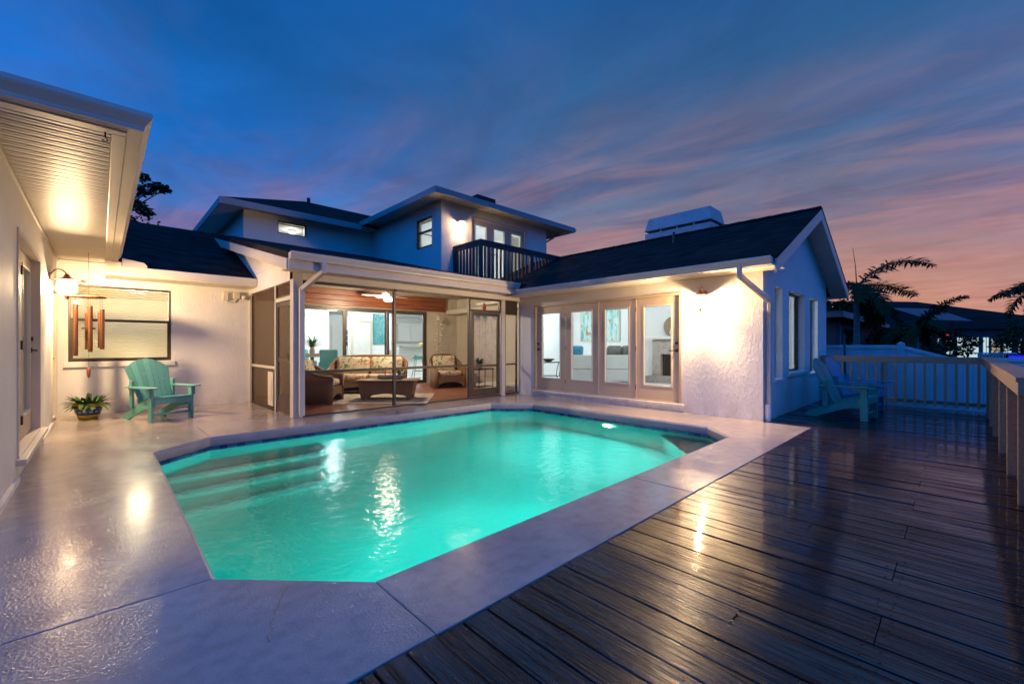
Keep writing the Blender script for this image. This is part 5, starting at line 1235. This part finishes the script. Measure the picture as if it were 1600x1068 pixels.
np_(MB().add([(19.6, 4.4, 2.72), (19.6, 7.0, 3.6), (21.6, 7.0, 3.9), (20.6, 4.4, 2.9)], [(0, 1, 2, 3)]), 'roof_patch', 'blue_gloss')  # separate glossy blue sheet over the roof face

def dirp(px, t): a = (px - 800) / 670; return (t * (a * .7224 + .6914), t * (-a * .6918 + .722))
fh = thing('neighbour_house', 'distant hip-roofed house with lit windows across the canal', 'house', (40, -6, -.3), R(-43.76))
# local frame: x to the right as seen from the court, y away; origin set on the near wall
ox, oy = dirp(1490, 34); fh.location = (ox, oy, -.3)
MB().box(-8.5, 12, 0, 9, 0, 3.0).build('wall', 'neighbour_dark', fh)
MB().add([(-9.2, -.7, 2.9), (13, -.7, 2.9), (13, 10, 2.9), (-9.2, 10, 2.9), (-4.6, 4.6, 5.6), (1.4, 4.6, 5.5), (13, 4.6, 3.2)], [(0, 1, 6, 5, 4), (2, 3, 4, 5, 6), (3, 0, 4), (1, 2, 6), (3, 2, 1, 0)]).build('roof', 'shingle', fh)
MB().add([(-1.3, .6, 3.62), (3.2, .6, 3.50), (2.9, 2.9, 4.66), (-2.5, 2.9, 4.80)], [(0, 1, 2, 3)]).build('sky_sheen_sheet', 'blue_gloss', fh, solid=.06)  # glossy blue sheet standing in for sky reflected by the roof face
for (x0, x1, z0, z1, m_) in ((-1.35, -1.1, .9, 2.1, 'far_window'), (-.7, -.05, .9, 2.0, 'far_window'), (.25, 1.9, .6, 2.2, 'far_window'), (2.3, 2.7, .9, 2.2, 'far_window'), (2.95, 3.6, 1.0, 2.1, 'far_window_warm'), (3.9, 4.5, 1.0, 2.2, 'far_window'), (5.1, 5.6, .9, 2.1, 'far_window_warm'), (-6.3, -6.1, .9, 2.0, 'far_window'), (-5.6, -5.2, 1.0, 2.0, 'far_window_warm')):
    Wn = MB().box(x0 - .06, x1 + .06, -.03, -.001, z0 - .06, z1 + .06).build('window', 'neighbour_wall', fh); MB().box(x0, x1, -.05, -.031, z0, z1).build('pane', m_, Wn)
    MB().box((x0 + x1) / 2 - .02, (x0 + x1) / 2 + .02, -.07, -.051, z0, z1).build('mullion', 'neighbour_dark', Wn)
bl = thing('balustrade', 'pale balustrade in front of the distant lit house', 'balustrade', (ox, oy, -.3), R(-43.76))
MB().box(-1.5, 7.5, -3.1, -2.9, .98, 1.06).build('top_rail', 'vinyl', bl); MB().box(-1.5, 7.5, -3.1, -2.9, .08, .16).build('bottom_rail', 'vinyl', bl)
bme = MB().lathe([(.05, 0), (.08, .2), (.04, .5), (.07, .7), (.05, .82)], n=6).mesh('baluster'); bme.materials.append(M['vinyl'])
for k in range(36): o = bpy.data.objects.new('baluster', bme); col.objects.link(o); o.parent = bl; o.location = (-1.3 + k * .25, -3.0, .16)
px_, py_ = dirp(1478, 33.5); be = thing('warning_lamp', 'red glowing lamp on the distant lit house', 'lamp', (px_, py_, 1.95), R(-43.76)); MB().lathe([(.14, 0), (.16, .08), (.10, .2), (.001, .24)], n=12).build('lens', 'red_beacon', be, smooth=True); MB().lathe([(.17, -.05), (.17, 0)], n=12).build('base', 'black_metal', be); MB().beam((0, 0, -.05), (0, .7, -.3), .06, .06).build('bracket', 'black_metal', be)
px_, py_ = dirp(1592, 20); bs = thing('blue_lit_panel', 'blue glowing lit panel by the canal at the picture edge', 'panel', (px_, py_, .25), R(-43.76)); MB().box(-.5, 1.2, -.03, 0, .0, .55).build('screen', 'blue_screen', bs); MB().box(-.55, 1.25, .001, .08, -.55, .6).build('casing', 'black_metal', bs)

# ------------------------------------------------------------------ trees and palms
def frond(parent, base, az, el, L, droop, name='frond', lw=.46, m='palm_leaf', nl=44, drop=.35):
    mb = MB(); p = Vector(base); d = Vector((math.cos(az) * math.cos(el), math.sin(az) * math.cos(el), math.sin(el))); pts = []
    for i in range(nl + 1):
        pts.append((p.copy(), d.copy())); p = p + d * (L / nl); d = (d + Vector((0, 0, -droop / nl))).normalized()
    mb.tube([q for q, _ in pts[::2]], [.028 * (1 - .85 * i / (len(pts[::2]) - 1)) + .003 for i in range(len(pts[::2]))], 5)
    for i, (q, dd) in enumerate(pts):
        t = i / nl
        if t < .10: continue
        ll = lw * (math.sin(math.pi * (.12 + .80 * t)) ** .7)
        for sgn in (-1, 1):
            for lay in (0, 1):
                side = dd.cross(Vector((0, 0, 1))).normalized() * sgn; up = side.cross(dd) * sgn
                v = (side * random.uniform(.6, 1.) + dd * random.uniform(.25, .75) + up * (random.uniform(.05, .55) if lay == 0 else random.uniform(-.5, .0)) + Vector((0, 0, -drop * random.random()))).normalized() * ll * random.uniform(.7, 1.1)
                wv = dd * .034
                a, b, c = q, q + v * .55 + Vector((0, 0, .015)), q + v + Vector((0, 0, -.10 * ll))
                mb.add([a - wv * .4, a + wv * .4, b + wv, c, b - wv], [(0, 1, 2, 4), (4, 2, 3)])
    return mb.build(name, m, parent)
def palm(label, loc, H, fronds, lean=(0, 0), r=(.11, .075)):
    P_ = thing('palm_tree', label, 'palm tree', loc, 0, 'garden palms')
    n = 10; pts = [(lean[0] * (i / n) ** 2, lean[1] * (i / n) ** 2, H * i / n) for i in range(n + 1)]
    MB().tube(pts, [r[0] + (r[1] - r[0]) * i / n + (.05 if i == 0 else 0) for i in range(n + 1)], 12).build('trunk', 'palm_bark', P_, smooth=True)
    top = pts[-1]
    MB().tube([(top[0], top[1], H - .05), (top[0], top[1], H + .5)], [r[1] * 1.05, r[1] * .6], 10).build('crownshaft', 'leaf', P_, smooth=True)
    for f in fronds: frond(P_, (top[0], top[1], H + .42), *f)
    return P_
RGT = math.atan2(-.6918, .7224); AWAY = math.atan2(.722, .6914)
x_, y_ = dirp(1338, 14)
pm1 = palm('slim garden palm with long arching fronds behind the vinyl fence', (x_, y_, -.3), 3.05, [
    (RGT + .05, R(48), 2.9, 1.35), (RGT + .25, R(12), 2.6, .6), (RGT + 2.6, R(30), 1.9, 1.6), (RGT - 2.2, R(20), 1.8, 1.6),
    (AWAY, R(25), 2.2, 1.5), (AWAY + .9, R(5), 2.0, 1.4), (RGT + .6, R(-15), 1.9, 1.1), (AWAY + 3.0, R(8), 1.7, 1.9), (RGT - .7, R(-30), 1.6, .9), (RGT + .15, R(-45), 1.5, .6)], (.05, 0))
MB().tube([(.05, 0, 3.4), (-.02, .02, 4.1), (-.12, .08, 4.75)], [.02, .012, .005], 6).build('spear_leaf', 'palm_leaf', pm1)
x_, y_ = dirp(1432, 21)
palm('short bushy palm in front of the distant house', (x_, y_, -.3), 2.0, [(RGT + k * .63, R(random.uniform(5, 70)), random.uniform(1.7, 2.4), random.uniform(1.0, 1.8)) for k in range(13)], (0, 0))
x_, y_ = dirp(1640, 19)
palm('dark date palm cut by the picture edge', (x_, y_, -.3), 3.6, [(RGT + math.pi + k, R(e), L, dr) for k, e, L, dr in ((0, 40, 2.2, 1.9), (.3, 5, 2.0, 1.9), (-.3, 15, 2.1, 2.3), (.9, 40, 2, 1.4), (1.6, 30, 2, 1.5), (2.3, 20, 2, 1.5), (3.1, 40, 2, 1.5), (-1, 30, 2, 1.5), (-1.9, 40, 2, 1.5), (.1, -30, 1.7, 1.2))], (0, 0), (.16, .14))

def leaf_cloud(mb, blobs, n, size, seed):
    rnd = random.Random(seed)
    for _ in range(n):
        c, r = blobs[rnd.randrange(len(blobs))]
        while True:
            u = Vector((rnd.uniform(-1, 1), rnd.uniform(-1, 1), rnd.uniform(-1, 1)))
            if u.length < 1: break
        u = u.normalized() * (u.length ** .5); p = Vector(c) + Vector((u.x * r, u.y * r, u.z * r * .75))
        d = Vector((rnd.uniform(-1, 1), rnd.uniform(-1, 1), rnd.uniform(-.7, .5))).normalized(); s2 = d.cross(Vector((rnd.uniform(-1, 1), rnd.uniform(-1, 1), rnd.uniform(-1, 1)))).normalized()
        l = size * rnd.uniform(.6, 1.3); mb.add([p, p + d * l * .5 + s2 * l * .28, p + d * l, p + d * l * .5 - s2 * l * .28], [(0, 1, 2, 3)])
    return mb
def tree(label, loc, H, R0, nb, n, size, seed, name='tree', cat='tree', mt='leaf_dark', group=None, extra=()):
    rnd = random.Random(seed); T = thing(name, label, cat, loc, 0, group)
    MB().tube([(0, 0, 0), (.05, .03, H * .3), (-.04, .06, H * .55), (.02, 0, H * .8)], [.16, .13, .10, .05], 10).build('trunk', 'bark', T, smooth=True)
    blobs = []
    lm = MB()
    for k in range(nb):
        a = 2.4 * k; rr = R0 * rnd.uniform(.35, .95); z = H * rnd.uniform(.5, .98); c = (rr * math.cos(a), rr * math.sin(a), z); blobs.append((c, R0 * rnd.uniform(.22, .42)))
        lm.tube([(0, 0, z * .6), (c[0] * .5, c[1] * .5, z * .8), c], [.06, .04, .012], 6)
    for c in extra: blobs.append(c); lm.tube([(0, 0, H * .6), tuple(q * .6 for q in c[0][:2]) + (c[0][2] * .9,), c[0]], [.06, .04, .01], 6)
    lm.build('limbs', 'bark', T, smooth=True); leaf_cloud(MB(), blobs, n, size, seed).build('crown', mt, T)
x_, y_ = dirp(128, 17)
rv = Vector((.7224, -.6918, 0))
tree('dark leafy tree rising behind the left roof', (x_, y_, -.3), 7.6, 2.3, 12, 4200, .15, 5, extra=[((rv.x * d_, rv.y * d_, z_), r_) for d_, z_, r_ in ((1.7, 7.3, .40), (2.1, 7.7, .30), (2.35, 8.25, .24), (2.6, 7.75, .26), (2.95, 7.85, .22), (3.3, 7.75, .18), (2.2, 7.1, .26), (2.55, 6.85, .20), (1.8, 6.5, .26), (1.6, 5.8, .45), (1.9, 5.3, .5), (2.2, 4.9, .45), (2.5, 4.8, .26), (2.9, 4.75, .18))])
for k, (px_, t_, H_, R_) in enumerate(((1385, 24, 2.6, 1.6), (1470, 27, 2.4, 1.5), (1530, 30, 2.6, 1.8), (1600, 26, 3.0, 1.6), (1350, 27, 3.4, 1.6), (1300, 20.0, 3.6, 1.0))):
    x_, y_ = dirp(px_, t_)
    if k == 2: continue
    tree(['rounded dark shrub between the slim palm and the bushy palm', 'dark shrub below the roof with the blue sheen', '', 'dark shrub by the blue-lit panel', 'dark bush behind the slim palm trunk', 'dark tree peeping past the gable eave'][k], (x_, y_, -.3), H_, R_, 9, 1700, .2, 20 + k, 'garden_shrub', 'shrub', group='dark garden shrubs')
# far shore: one mass of trees along the horizon
rnd = random.Random(3); blobs = []
for k in range(90):
    ang = R(40) - R(130) * k / 89 + R(rnd.uniform(-.6, .6)); d_ = rnd.uniform(70, 95)
    blobs.append(((d_ * math.cos(ang), d_ * math.sin(ang), rnd.uniform(.6, 2.0)), rnd.uniform(2.2, 4.0)))
tag(leaf_cloud(MB(), blobs, 9000, 1.3, 44).build('treeline', 'leaf_dark'), 'dark mass of trees along the far shore', 'trees', kind='stuff')
